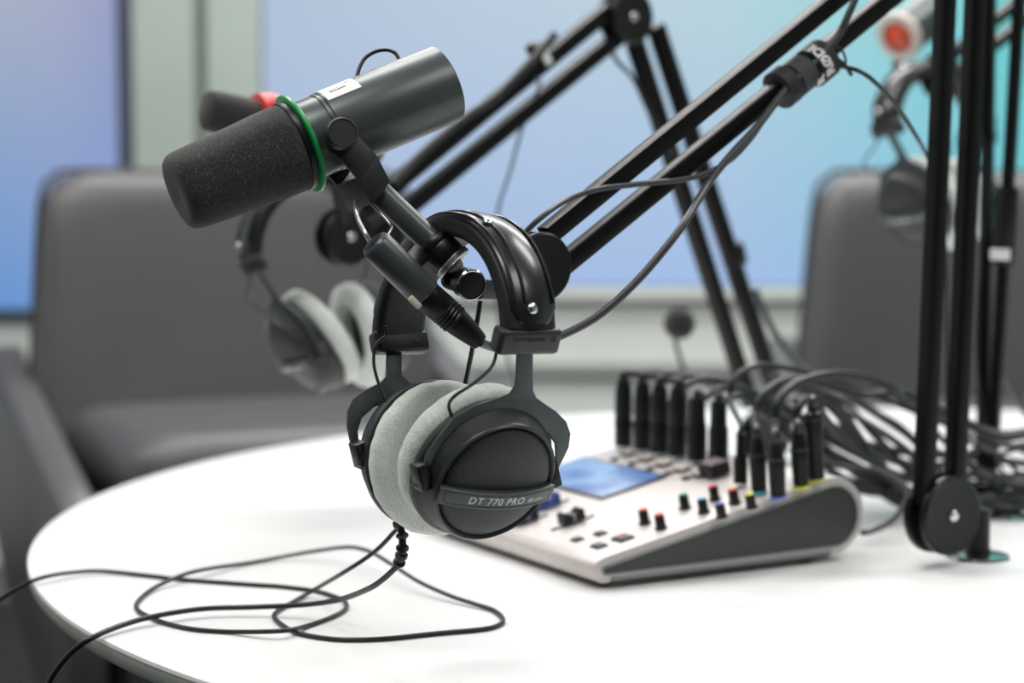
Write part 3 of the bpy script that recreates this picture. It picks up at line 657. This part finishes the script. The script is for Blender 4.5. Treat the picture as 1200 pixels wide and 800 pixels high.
# ---------------------------------------------------------------- microphone cable with its plug
cb = [P(562, 401, 1.505), P(580, 407, 1.53), P(606, 408, 1.56), P(645, 398, 1.60), P(690, 377, 1.62), P(725, 350, 1.63), P(762, 312, 1.645), P(800, 264, 1.665), pl1(830, 215, .025), pl1(858, 180, .022), pl1(890, 145, .018), pl1(918, 108, .0125), pl1(936, 90, .0122), pl1(958, 70, .0125), pl1(982, 42, .016), pl1(994, 18, .020), pl1(1012, -25, .024)]
xl = Thing('microphone_cable', 'thick black cable with black plug, from the front microphone up to the lettered strap', 'cable', Matrix.Translation(c1))
bm = bmesh.new(); tube(bm, cb, .0034, 8, 12); xl.part('cord', bm, GREYCORD)
c2 = P(563, 401, 1.505); L2 = (c2 - c1).length; pr = [(0, 0), (.0118, 0), (.0118, .016)]
for k in range(4): z = .017 + k * .0032; pr += [(.0112, z), (.0118, z + .0006), (.0116, z + .0018), (.0108, z + .0024)]
pr += [(.0106, .031), (.0100, .036), (.0082, L2 - .008), (.0070, L2 - .002), (.0062, L2), (0, L2)]
bm = bmesh.new(); lathe(bm, pr, frame(c1, c2 - c1), 40); pg = xl.part('plug', bm, PLASTIC)
g = P(486, 354, 1.481); bm = bmesh.new(); rbox(bm, frame(g, cd, cv(0, 0, 1)), .004, .005, .011, .0012); xl.part('latch', bm, mat('ivory_latch', (214, 210, 190), .4, var=(60, (210, 206, 186), (218, 214, 194))), pg, label='ivory release latch')
# the second cable: out of the strap, over the tubes towards the arm's head
cc = [P(905, 128, 1.62), P(885, 158, 1.612), P(860, 185, 1.60), P(825, 204, 1.595), P(795, 211, 1.60), P(745, 216, 1.585), P(700, 222, 1.58), P(665, 234, 1.565), P(640, 250, 1.56), P(618, 270, 1.565), P(603, 292, 1.575), P(598, 315, 1.59)]
cc = [pl1(958, 84, .011), pl1(936, 99, .0125), pl1(918, 113, .0125), pl1(900, 133, .016), pl1(880, 162, .018), pl1(855, 188, .017), pl1(825, 204, .015), pl1(795, 211, .013), pl1(745, 216, .013), pl1(700, 222, .013), pl1(665, 234, .013), P(640, 250, 1.625), P(618, 270, 1.62), P(603, 292, 1.63), P(598, 315, 1.64)]
bm = bmesh.new(); tube(bm, cc, .0025, 8, 12); o = link('microphone_cable', bm, GREYCORD, M=Matrix.Translation(cc[0])); tag(o, 'thinner dark cable lying over the near arm tubes from the strap to the headband', 'cable')
cd_ = [pl1(968, 76, .012), pl1(988, 78, .012), P(1012, 86, 1.80), P(1035, 106, 1.82), P(1055, 130, 1.85), P(1072, 157, 1.90), P(1086, 182, 1.96), P(1100, 220, 2.0), P(1108, 300, 2.02), P(1110, 420, 2.04), P(1112, 560, 2.06), T(1122, 612, .004)]
bm = bmesh.new(); tube(bm, cd_, .0021, 8, 10); o = link('audio_cable', bm, RUBBER, M=Matrix.Translation(cd_[0])); tag(o, 'thin black cable arching from the lettered strap to behind the near upright tubes', 'cable')

# ---------------------------------------------------------------- mixer
A = V((.0746, 1.8056, TABLE_Z)); ey = V((.868, .497, 0)).normalized(); exr = V((ey.y, -ey.x, 0))
MX = basis(A, exr, ey, V((0, 0, 1))); MXI = MX.inverted(); W = .335
mx = Thing('audio_mixer', 'silver podcast mixing console with blue screen and dark side panel on the white table', 'mixer', MX)
def arc(cx, cy, r, a0, a1, n): return [(cx + r * math.cos(math.radians(a0 + (a1 - a0) * k / n)), cy + r * math.sin(math.radians(a0 + (a1 - a0) * k / n))) for k in range(n + 1)]
slope = math.atan2(.055, .255)
prof = arc(.0135, .0175, .0125, 270, 102.2, 10)[0:] + arc(.2790, .0455, .0395, 102.2, -80, 18)
prof = [(max(0, a), b) for a, b in prof]
def off(pl, d):
    n = len(pl); out = []
    for i in range(n):
        a, b, c = V(pl[i - 1]), V(pl[i]), V(pl[(i + 1) % n]); t1 = (b - a).normalized() if (b - a).length > 1e-7 else V((1, 0)); t2 = (c - b).normalized() if (c - b).length > 1e-7 else t1
        t_ = (t1 + t2); t_ = t_.normalized() if t_.length > 1e-6 else t1; out.append((b.x + t_.y * d, b.y - t_.x * d))
    return out
cen = V((.15, .04))
test = off(prof, .001); sg = 1 if (V(test[20]) - cen).length < (V(prof[20]) - cen).length else -1
def mplate(pl, x0, x1, bev): bm = bmesh.new(); plate(bm, [V((x0, a, b)) for a, b in pl], V((x1 - x0, 0, 0)), bev); return bm
mx.part('body', mplate([(a, b) for a, b in prof], -W, -.0, .0022), MIXTOP, world=False, angle=35)
inn = off(prof, sg * .0088)
side_ = mx.part('side_panel', mplate(inn, -.0005, .0012, .0006), MIXSIDE, world=False, angle=35, label='dark grey side panel')
bm = bmesh.new(); sweep(bm, [V((.0012, a, b)) for a, b in inn + [inn[0]]], circ(.0012, 8)); mx.part('side_trim', bm, TRIMG, side_, world=False)
bm = bmesh.new(); sweep(bm, [V((.0010, .02, .0088)), V((.0010, .14, .0086)), V((.0010, .277, .0094))], rrect(.0026, .002, .0008, 2), side=V((0, 0, 1))); mx.part('side_groove', bm, TRIMG, side_, world=False)
bm = bmesh.new(); sweep(bm, [V((.0004, .0185, .0056)), V((.0004, .14, .0056)), V((.0004, .274, .0064))], rrect(.0022, .002, .0006, 2), side=V((0, 0, 1))); mx.part('lower_trim', bm, MIXSIDE, side_, world=False)
# rubber feet line
bm = bmesh.new(); box(bm, -W + .01, -.012, .016, .028, 0, .0052, .0008); mx.part('foot', bm, RUBBER, world=False)
bm = bmesh.new(); box(bm, -W + .01, -.012, .25, .265, 0, .0055, .0008); mx.part('foot', bm, RUBBER, world=False)
tn = V((0, -math.sin(math.radians(12.2)), math.cos(math.radians(12.2)))); ts = V((0, math.cos(math.radians(12.2)), math.sin(math.radians(12.2))))
pt = V((0, prof[10][0], prof[10][1]))
def top(px, py): return MXI @ PL(px, py, MX @ pt, (MX.to_3x3() @ tn))
def tf(c, h=0): return basis(c + tn * h, V((1, 0, 0)), ts, tn)
sc4 = [top(685, 536), top(783, 558), top(692, 582)]
c_ = (sc4[0] + sc4[2]) / 2
hw = abs(sc4[1].x - sc4[0].x) ; 
xr_, xl_ = sc4[1].x, sc4[0].x
yr, yf = (sc4[0].y + sc4[1].y) / 2, sc4[2].y
SW = max(.02, xr_ - xl_); cx = (xr_ + xl_) / 2
cmid = V((cx, (yr + yf) / 2, 0)); cmid.z = pt.z + (cmid.y - pt.y) * math.tan(math.radians(12.2)); SH = abs(yr - yf) / math.cos(math.radians(12.2))
bm = bmesh.new(); rbox(bm, tf(cmid, .0005), SW, SH, .002, .0006); bz = mx.part('screen_bezel', bm, SCREENOFF, world=False)
SCRM = mat('blue_screen_glow', (20, 30, 50), .25, emit=((96, 136, 196), .9))
nt = SCRM.node_tree; n = nt.nodes.new('ShaderNodeTexNoise'); n.inputs['Scale'].default_value = 22; r = nt.nodes.new('ShaderNodeValToRGB'); r.color_ramp.elements[0].color = lin((74, 116, 184)); r.color_ramp.elements[1].color = lin((150, 186, 226))
r.color_ramp.elements[0].position = .4; r.color_ramp.elements[1].position = .66
tcn = nt.nodes.new('ShaderNodeTexCoord'); nt.links.new(tcn.outputs['Object'], n.inputs['Vector']); nt.links.new(n.outputs['Fac'], r.inputs['Fac']); nt.links.new(r.outputs['Color'], nt.nodes['Principled BSDF'].inputs['Emission Color'])
bm = bmesh.new(); rbox(bm, tf(cmid, .0017), SW - .010, SH - .010, .0008, .0002); mx.part('screen', bm, SCRM, bz, world=False, label='lit blue touch screen')
def pot(px, py, capm, r=.0046, h=.0135):
    c = top(px, py); M_ = frame(c, tn)
    bm = bmesh.new(); lathe(bm, [(0, 0), (r * 1.35, 0), (r * 1.35, .0012), (r * 1.05, .002), (r, h * .9), (r * .9, h), (0, h)], M_, 36, lambda a, hh: 1 + (.03 * math.sin(14 * a) if hh > .0015 else 0)); k = mx.part('knob', bm, PLASTIC, world=False)
    bm = bmesh.new(); lathe(bm, [(0, h), (r * .86, h), (r * .8, h + .001), (0, h + .0011)], M_, 24); mx.part('knob_cap', bm, capm, k, world=False)
for a in [(756, 613, CAPR), (775, 619, CAPR), (803, 595, CAPG), (825, 600, CAPC), (838, 585, CAPR), (846, 606, CAPB), (861, 589, CAPO), (881, 595, CAPY)]: pot(*a)
def fader(px, py, stripe, body_=PLASTIC):
    c = top(px, py); Mf = tf(c)
    bm = bmesh.new(); rbox(bm, Mf @ Matrix.Translation((0, 0, .0007)), .003, .05, .0008, 0); sl = mx.part('fader_slot', bm, PLASTIC, world=False)
    bm = bmesh.new()
    sweep(bm, [Mf @ V((-.0065, 0, 0)), Mf @ V((.0065, 0, 0))], [(p_, -q_) for p_, q_ in [(.0125, .002), (.0120, .0125), (.0096, .0140), (.0030, .0105), (0, .0098), (-.0030, .0105), (-.0096, .0140), (-.0120, .0125), (-.0125, .002)]], side=ts)
    k = mx.part('fader', bm, body_, world=False, smooth=False)
    bm = bmesh.new(); rbox(bm, Mf @ Matrix.Translation((0, 0, .0062)), .0134, .0022, .0085, .0003); mx.part('fader_line', bm, stripe, k, world=False)
fader(671, 613, CAPW); fader(617, 612, CAPV); fader(643, 594, CAPB, FADB); fader(590, 590, CAPW)
def button(px, py, w, d, m, dot=None, h=.0022):
    c = top(px, py); bm = bmesh.new(); rbox(bm, tf(c, .0004), w + .003, d + .003, .0012, .0004); rr = mx.part('button_rim', bm, PLASTIC, world=False)
    bm = bmesh.new(); rbox(bm, tf(c, h / 2 + .0003), w, d, h, .0006); b_ = mx.part('button', bm, m, rr, world=False)
    if dot:
        bm = bmesh.new(); lathe(bm, [(0, 0), (.0028, 0), (.0026, .0005), (0, .0006)], frame(c + tn * (h + .0003), tn), 20); mx.part('button_light', bm, dot, rr, world=False)
button(730, 631, .015, .014, PADB, CAPR); button(702, 640, .012, .0095, PADB); button(676.5, 632.5, .0085, .008, PADB); button(703.5, 625.5, .0085, .008, PADB)
for k in range(5): button(736 + 21 * k, 532 + 6.2 * k, .013, .011, PADK, h=.004)
for k in range(5): button(720 + 21 * k, 538 + 5.6 * k, .006, .005, PADB)
c = top(838, 556); bm = bmesh.new(); rbox(bm, tf(c, .007), .026, .024, .014, .002); hbx = mx.part('headphone_switch_block', bm, PLASTIC, world=False)
bm = bmesh.new(); rbox(bm, tf(c, .0142), .022, .02, .0012, .0004); mx.part('block_top', bm, mat('block_top_grey', (120, 112, 112), .4, var=(80, (116, 108, 108), (124, 116, 116))), hbx, world=False)
for px, py, m in [(890, 577, CAPC), (912, 583, CAPB), (939, 571, CAPY), (957, 562, CAPY)]:
    c = top(px, py); bm = bmesh.new(); lathe(bm, [(0, 0), (.0086, 0), (.0086, .001), (.0082, .0014), (0, .0014)], frame(c, tn), 28); mx.part('socket_ring', bm, m, world=False)

# ---------------------------------------------------------------- cables plugged into the mixer
upm = (MX.to_3x3() @ tn)
def plug_cable(px, py, kind, cord, r, label, group, cm=RUBBER, leanv=V((0, 0, 0))):
    b = MX @ top(px, py); u = (V((0, 0, 1)) + leanv).normalized()
    t = Thing('audio_cable', label, 'cable', Matrix.Translation(b), group)
    bm = bmesh.new(); b2 = b + upm * .0018
    if kind == 'xlr': pr = [(0, 0), (.0098, 0), (.0102, .001), (.0104, .030), (.0098, .032), (.0098, .034), (.0102, .036), (.0098, .055), (.0086, .066), (.0066, .074), (0, .075)]; tip = .074
    elif kind == 'xlrring': pr = [(0, 0), (.0104, 0), (.0104, .036), (.0096, .038), (.0096, .040), (.0088, .042), (.0084, .062), (.0074, .066), (0, .067)]; tip = .066
    elif kind == 'ribbed':
        pr = [(0, 0), (.0070, 0), (.0072, .020), (.0066, .026)]
        for k in range(6): z = .027 + k * .0042; pr += [(.0040, z), (.0056, z + .0006), (.0056, z + .002), (.0040, z + .0027)]
        pr += [(.003, .054), (0, .054)]; tip = .053
    elif kind == 'tall': pr = [(0, 0), (.0080, 0), (.0078, .030), (.0084, .034), (.0092, .058), (.0086, .064), (.0060, .066), (.0060, .074), (0, .075)]; tip = .073
    else: pr = [(0, 0), (.0076, 0), (.0084, .026), (.0086, .034), (.0076, .036), (.0074, .040), (.0062, .048), (.0046, .056), (0, .057)]; tip = .055
    lathe(bm, pr, frame(b2, u), 28); t.part('plug', bm, PLASTIC)
    if kind in ('xlrring', 'jack', 'tall'):
        zz = {'xlrring': .040, 'jack': .0345, 'tall': .058}[kind]; rr = {'xlrring': .0090, 'jack': .0090, 'tall': .0095}[kind]
        bm = bmesh.new(); lathe(bm, [(rr - .002, zz - .001), (rr, zz - .001), (rr, zz + .001), (rr - .002, zz + .001)], frame(b2, u), 28); t.part('plug_ring', bm, GREYCORD)
    pts = [b2 + u * (tip - .006), b2 + u * (tip + .006)] + [P(*q) if len(q) == 3 else T(q[0], q[1], q[2]) for q in cord]
    bm = bmesh.new(); tube(bm, pts, r, 7, 10); t.part('cord', bm, cm)
    return t
yx = (MX @ top(731, 523)).y
gx = None
tails = lambda i, y0, y1, Y: [(1062, y0, Y), (1115, y1, Y + .04), (1175, y1 + 22, Y + .05), (1235, y1 + 10, Y + .06)]
XL6 = [(731, 524, 'xlr', [(744, 438, 2.20), (775, 436, 2.22), (812, 444, 2.24), (868, 462, 2.26), (930, 492, 2.28), (1000, 524, 2.29)] + tails(0, 545, 556, 2.3), 'leftmost of the four tall black mixer plugs and its cord'),
       (753, 528, 'xlr', [(765, 441, 2.17), (795, 438, 2.19), (832, 447, 2.22), (880, 470, 2.24), (940, 500, 2.25), (1005, 533, 2.26)] + tails(1, 560, 566, 2.27), 'second from left of the four tall black mixer plugs and its cord'),
       (773, 532, 'xlr', [(785, 446, 2.15), (812, 441, 2.17), (850, 455, 2.19), (895, 480, 2.20), (950, 515, 2.21), (1010, 548, 2.22)] + tails(2, 573, 578, 2.24), 'third from left of the four tall black mixer plugs and its cord'),
       (794, 536, 'xlr', [(802, 452, 2.12), (825, 444, 2.14), (862, 452, 2.16), (905, 470, 2.19), (960, 498, 2.20), (1015, 520, 2.22)] + tails(3, 530, 536, 2.24), 'fourth tall black mixer plug from the left and its cord'),
       (817, 541, 'xlrring', [(826, 466, 2.10), (845, 455, 2.12), (880, 462, 2.15), (915, 490, 2.16), (965, 530, 2.17), (1020, 560, 2.19)] + tails(4, 582, 588, 2.21), 'left one of two shorter ringed plugs beside the tall mixer plugs'),
       (842, 546, 'xlrring', [(850, 470, 2.08), (868, 464, 2.10), (900, 486, 2.12), (935, 520, 2.13), (985, 558, 2.15), (1030, 575, 2.16)] + tails(5, 590, 596, 2.17), 'right one of two shorter ringed plugs behind the black switch block')]
for px, py, k, cord, lb in XL6: plug_cable(px, py, k, cord, .0042, lb, 'cables plugged along the rear of the mixer')
JK = [(868, 568, 'ribbed', [(856, 470, 2.04), (862, 442, 2.05), (890, 428, 2.08), (935, 434, 2.12), (975, 446, 2.15), (1020, 462, 2.18)] + tails(0, 478, 500, 2.20), .0026, 'slim ribbed black plug at the mixer, its thin cord arching highest'),
      (890, 576, 'jack', [(884, 490, 1.995), (894, 462, 2.01), (922, 446, 2.05), (965, 450, 2.09), (1008, 462, 2.12)] + tails(1, 462, 486, 2.15), .0036, 'black plug in the cyan ringed mixer socket and its cord'),
      (912, 582, 'jack', [(909, 498, 1.97), (912, 470, 1.98), (934, 449, 2.01), (975, 439, 2.05), (1020, 445, 2.09), (1048, 457, 2.11)] + tails(2, 470, 490, 2.13), .0042, 'black plug in the blue ringed mixer socket, its thick cord arching right'),
      (939, 570, 'jack', [(931, 498, 2.01), (936, 478, 2.02), (946, 468, 2.035), (958, 476, 2.05), (975, 500, 2.08), (1020, 540, 2.12)] + tails(3, 560, 574, 2.15), .0040, 'black plug in the large yellow ringed socket near the mixer edge'),
      (957, 562, 'tall', [(950, 474, 2.06), (962, 466, 2.08), (985, 480, 2.10), (1010, 515, 2.14), (1040, 560, 2.18)] + tails(4, 592, 600, 2.22), .0036, 'rightmost tall flared plug at the mixer edge and its cord')]
for px, py, k, cord, r, lb in JK: plug_cable(px, py, k, cord, r * 1.15, lb, 'jack cables in the coloured mixer sockets', leanv=V((-.06, 0, 0)) if k != 'ribbed' else V((0, 0, 0)))
# loose cables behind, a tangle between mixer and arms
LOOSE = [([(930, 470, 2.20), (970, 474, 2.18), (1010, 520, 2.15), (1045, 558, 2.13), (1085, 590, 2.12), (1130, 604, 2.12)], .0044, 'thick black cable crossing in front of the tangle towards the near arm foot'),
         ([(915, 510, 2.25), (960, 520, 2.22), (1010, 560, 2.20), (1060, 592, 2.18), (1120, 600, 2.16)], .0042, 'black cable lying lowest in the tangle just behind the mixer'),
         ([(900, 440, 2.45), (950, 462, 2.42), (1000, 470, 2.40), (1050, 500, 2.38), (1100, 530, 2.36), (1180, 540, 2.36), (1250, 550, 2.36)], .0044, 'black cable deep in the tangle beneath the arching cords'),
         ([(985, 450, 2.30), (1020, 480, 2.28), (1060, 505, 2.26), (1110, 560, 2.24), (1150, 590, 2.26), (1200, 596, 2.3), (1250, 590, 2.3)], .0040, 'black cable crossing the tangle from its top to the right arm foot'),
         ([(940, 545, 2.22), (1000, 572, 2.22), (1050, 580, 2.22), (1110, 590, 2.24), (1190, 575, 2.3), (1250, 570, 2.3)], .0036, 'black cable along the tabletop under the rear of the tangle'),
         ([(880, 470, 2.30), (930, 452, 2.28), (985, 470, 2.26), (1030, 515, 2.24), (1075, 560, 2.22), (1130, 588, 2.2)], .0040, 'thick dark cable sloping down steepest through the tangle behind the mixer'),
         ([(905, 455, 2.40), (960, 440, 2.38), (1010, 442, 2.34), (1060, 470, 2.30), (1110, 520, 2.26), (1160, 560, 2.22), (1230, 575, 2.2)], .0034, 'dark cable along the top of the tangle, reaching the right edge'),
         ([(930, 520, 2.15), (980, 545, 2.12), (1030, 552, 2.10), (1062, 575, 2.08), (1050, 606, 2.06), (1022, 622, 2.04), (1010, 624, 2.03)], .0026, 'thin black cable curling down to the tabletop beside the mixer rear'),
         ([(960, 468, 2.26), (1000, 486, 2.22), (1060, 525, 2.18), (1110, 575, 2.16), (1160, 585, 2.2), (1240, 588, 2.25)], .0036, 'dark cable through the middle of the tangle behind the mixer'),
         ([(1000, 452, 2.35), (1060, 460, 2.32), (1120, 505, 2.25), (1160, 530, 2.22), (1185, 528, 2.22), (1220, 512, 2.22)], .0022, 'thin cable crossing behind both upright arms at the right'),
         ([(1120, 515, 2.20), (1160, 525, 2.24), (1190, 550, 2.26), (1230, 590, 2.28)], .0024, 'thin cable dropping towards the table at the right edge'),
         ([(1080, 552, 2.24), (1140, 556, 2.22), (1180, 566, 2.22), (1240, 560, 2.22)], .0034, 'straight dark cable low at the right, behind the near arm foot'),
         ([(920, 500, 2.32), (980, 500, 2.3), (1040, 535, 2.28), (1100, 545, 2.26), (1170, 520, 2.3), (1240, 545, 2.3)], .0038, 'dark cable at the back of the tangle, left of the right edge arm'),
         ([(1166, 380, 2.45), (1172, 420, 2.46), (1186, 455, 2.48), (1210, 490, 2.5), (1260, 520, 2.5)], .0040, 'pale grey cable hanging at the right edge below the strap label'),
         ([(885, 340, 2.50), (905, 385, 2.48), (935, 425, 2.46), (975, 458, 2.42), (1020, 480, 2.38), (1080, 520, 2.34), (1140, 548, 2.32)], .0036, 'dark cable sloping down beside the blurred arm into the tangle')]
for i, (pts, r, lb) in enumerate(LOOSE):
    r *= 1.2
    pp = [P(*q) for q in pts]
    for p in pp: p.z = max(p.z, TABLE_Z + r + .0005)
    bm = bmesh.new(); tube(bm, pp, r, 7, 10)
    o = link('loose_cable', bm, GREYCORD if i % 3 == 1 or i >= 8 else RUBBER, M=Matrix.Translation(pp[0])); tag(o, lb, 'cable', 'loose cables tangled behind the mixer')
bm = bmesh.new(); pp = [P(650, 45, 2.34), P(632, 100, 2.36), P(612, 150, 2.38), P(598, 200, 2.4), P(584, 245, 2.42), P(578, 300, 2.43), P(590, 400, 2.45), P(640, 500, 2.45)]
pp[-1].z = TABLE_Z + .004; pp = [pl2(622, 88)] + pp[1:]
tube(bm, pp, .0022, 7, 8); o = link('hanging_cable', bm, mat('slate_cable_rubber', (92, 98, 118), .5, bump=(300, .05)), M=Matrix.Translation(pp[0])); tag(o, 'thin grey blue cable hanging from the blurred boom arm left of centre', 'cable')
bm = bmesh.new(); pp = [pl2(712, 42), pl2(722, 70, .01), pl2(742, 92, .012), pl2(760, 130, .012), pl2(790, 182, .012)]
tube(bm, pp, .0026, 7, 8); o = link('arm_cable', bm, RUBBER, M=Matrix.Translation(pp[0])); tag(o, 'dark cable under the elbow of the blurred boom arm', 'cable')
bm = bmesh.new(); pp = [pl2(650, 40, .014), pl2(628, 66, .016), pl2(600, 95, .014), pl2(575, 118, .018), pl2(545, 138, .014), pl2(500, 175, .014), pl2(460, 215, .014)]
tube(bm, pp, .0052, 7, 10); o = link('arm_cable', bm, RUBBER, M=Matrix.Translation(pp[0])); tag(o, 'thick dark cable strapped along the upper tube of the blurred boom arm', 'cable')
bm = bmesh.new(); pp = [P(1128, -60, 2.3), P(1150, 60, 2.3), P(1148, 140, 2.3), P(1156, 180, 2.3), P(1157, 240, 2.3), P(1148, 330, 2.3), P(1146, 430, 2.3), P(1160, 520, 2.3), P(1180, 560, 2.3)]
tube(bm, pp, .0022, 7, 8); o = link('arm_cable', bm, RUBBER, M=Matrix.Translation(pp[0])); tag(o, 'thin dark cable hanging between the near tubes and the right edge arm', 'cable')

# ---------------------------------------------------------------- small ball microphone on a stem
bp = P(796, 379, 2.62); fb4 = V((P(806, 300, 2.62).x, 2.62, TABLE_Z))
gm = Thing('gooseneck_microphone', 'small black foam ball microphone on a thin stem behind the mixer plugs', 'microphone', fb4)
bm = bmesh.new(); pr = [(.0215 * math.sin(math.radians(a)), -.0215 * math.cos(math.radians(a))) for a in range(0, 181, 12)]; lathe(bm, pr, frame(bp, V((0, 0, 1))), 32, lambda a, h: 1 + .01 * math.sin(5 * a)); gm.part('windscreen', bm, FOAMFAR)
bm = bmesh.new(); tube(bm, [bp - V((.004, 0, .018)), P(792, 402, 2.62), P(797, 420, 2.62), P(803, 440, 2.62), P(806, 480, 2.62), fb4 + V((0, 0, .01))], .0030); gm.part('stem', bm, GREYCORD)
bm = bmesh.new(); lathe(bm, [(0, 0), (.03, 0), (.031, .004), (.012, .012), (0, .013)], frame(fb4, V((0, 0, 1))), 32); gm.part('base', bm, BLACK)

# ---------------------------------------------------------------- blurred microphones and headphones behind
def far_mic(a, b, ring_at, ringm, label, rf=.026, rb=.026, fl=.1, bodym=GUN):
    ax_ = (b - a).normalized(); L = (b - a).length; M_ = frame(a, ax_)
    t = Thing('studio_microphone', label, 'microphone', Matrix.Translation(a))
    bm = bmesh.new(); lathe(bm, [(0, 0), (rf * .7, 0), (rf * .93, .003), (rf, .012), (rf * 1.04, ring_at - .006), (rf, ring_at - .001), (0, ring_at - .001)], M_, 40); t.part('windscreen', bm, FOAMFAR)
    bm = bmesh.new(); lathe(bm, [(rb * .8, ring_at), (rf * 1.34, ring_at), (rf * 1.40, ring_at + .003), (rf * 1.52, ring_at + .012), (rf * 1.50, ring_at + .024), (rf * 1.30, ring_at + .034), (rb * .8, ring_at + .036)], M_, 40); t.part('ring', bm, ringm)
    bm = bmesh.new(); lathe(bm, [(0, ring_at), (rb, ring_at), (rb, L - .002), (rb - .002, L), (0, L)], M_, 40); t.part('body', bm, bodym)
    return t
fm2 = far_mic(P(240, 128, 2.05), P(440, 176, 2.17), .056, RED, 'blurred dark microphone with a red ring, behind the green ringed one', .0215, .021)
bm = bmesh.new(); tube(bm, [P(392, 178, 2.145), P(396, 215, 2.165), P(402, 250, 2.185), P(404, 262, 2.19)], .0085); fm2.part('stem', bm, BLACK)
t3 = far_mic(P(1120, 8, 2.36), P(1046, 52, 2.30), .0, ORANGE, 'blurred grey microphone with an orange ring at upper right, behind the near tubes', .021, .024, bodym=GUN) if False else None
a3, b3_ = P(1052, 44, 2.75), P(1150, -28, 2.9)
t3 = Thing('studio_microphone', 'blurred grey microphone with an orange end at upper right, left of the upright tubes', 'microphone', Matrix.Translation(a3)); Mf3 = frame(a3, b3_ - a3)
bm = bmesh.new(); lathe(bm, [(0, .006), (.026, .006), (.031, .010), (.0315, .10), (0, .10)], Mf3, 40); t3.part('body', bm, GUN)
bm = bmesh.new(); lathe(bm, [(.022, -.001), (.0335, -.001), (.0350, .002), (.0350, .007), (.0335, .009), (.022, .009)], Mf3, 40); t3.part('ring', bm, mat('pale_ring', (206, 196, 188), .4, var=(60, (202, 192, 184), (210, 200, 192))))
bm = bmesh.new(); lathe(bm, [(0, -.004), (.015, -.002), (.0215, .003), (0, .003)], Mf3, 32); t3.part('end_cap', bm, ORANGE)
bm = bmesh.new(); sweep(bm, [P(1052, 62, 2.78), P(1051, 82, 2.8), P(1058, 94, 2.78), P(1080, 92, 2.75), P(1098, 90, 2.73)], rrect(.016, .010, .002, 2), side=V((0, 1, 0))); t3.part('yoke', bm, ORANGE if False else mat('rust_bracket', (96, 44, 34), .5, var=(60, (92, 40, 30), (100, 48, 38))))

def hp_matrix(px, py, Y, n, u, s=1.0):
    N = cv(*n).normalized(); U = cv(*u); U = (U - N * U.dot(N)).normalized(); Fv = U.cross(N)
    M = basis(P(px, py, Y), N, Fv, U); return M @ Matrix.Diagonal((s, s, s, 1))
copy_thing(h1.root, hp_matrix(400, 398, 2.26, (-.88, -.24, .42), (-.24, .96, .1)), 'blurred headphones with pale pads hanging behind, left of the sharp pair')
copy_thing(h1.root, hp_matrix(1102, 240, 2.68, (-.86, -.1, .5), (-.04, .99, .0)), 'blurred headphones hanging at the right, behind the near upright tubes')
for o in [x for x in bpy.data.objects if x.parent and x.parent.get('label', '').startswith('blurred headphones') and x.name.split('.')[0] in ('cord', 'strain_relief')]: bpy.data.objects.remove(o)

# ---------------------------------------------------------------- light
def area(name, loc, rot, sx, sy, e, col=(1, 1, 1)):
    l = bpy.data.lights.new(name, 'AREA'); l.shape = 'RECTANGLE'; l.size = sx; l.size_y = sy; l.energy = e; l.color = col
    o = bpy.data.objects.new(name, l); COL.objects.link(o); o.location = loc; o.rotation_euler = rot; return o
area('ceiling_area_light', (-.5, 2.7, 2.95), (0, 0, 0), 1.2, .6, 36, (1, .97, .95))
area('ceiling_area_light', (1.6, 2.7, 2.95), (0, 0, 0), 1.2, .6, 31, (1, .98, .97))
area('ceiling_area_light', (-.5, .6, 2.95), (0, 0, 0), 1.2, .6, 28, (1, .98, .96))
area('ceiling_area_light', (1.6, .6, 2.95), (0, 0, 0), 1.2, .6, 22, (1, .98, .97))
area('ceiling_area_light', (-2.2, 2.7, 2.95), (0, 0, 0), 1.2, .6, 30, (1, .96, .93))  # added lamp, brightens the left armchair and that side of the table
area('ceiling_area_light', (.5, 4.3, 2.95), (0, 0, 0), 2.4, .6, 72, (1, .97, .95))
w = bpy.data.worlds.new('World'); S.world = w; w.use_nodes = True
w.node_tree.nodes['Background'].inputs[0].default_value = (.82, .9, 1, 1); w.node_tree.nodes['Background'].inputs[1].default_value = .08

# ---------------------------------------------------------------- camera
cam = bpy.data.cameras.new('camera'); co = bpy.data.objects.new('camera', cam); COL.objects.link(co); S.camera = co
cam.sensor_width = 36; cam.lens = F_PX / 1200 * 36; co.location = CAM; co.rotation_euler = (math.pi / 2 - TH, 0, 0)
cam.clip_start = .05; cam.dof.use_dof = True; cam.dof.focus_distance = 1.56; cam.dof.aperture_fstop = cam.lens / 1000 / .020
S.view_settings.view_transform = 'Standard'; S.view_settings.look = 'None'; S.view_settings.gamma = 1; S.view_settings.use_curve_mapping = False
S.view_settings.exposure = 0
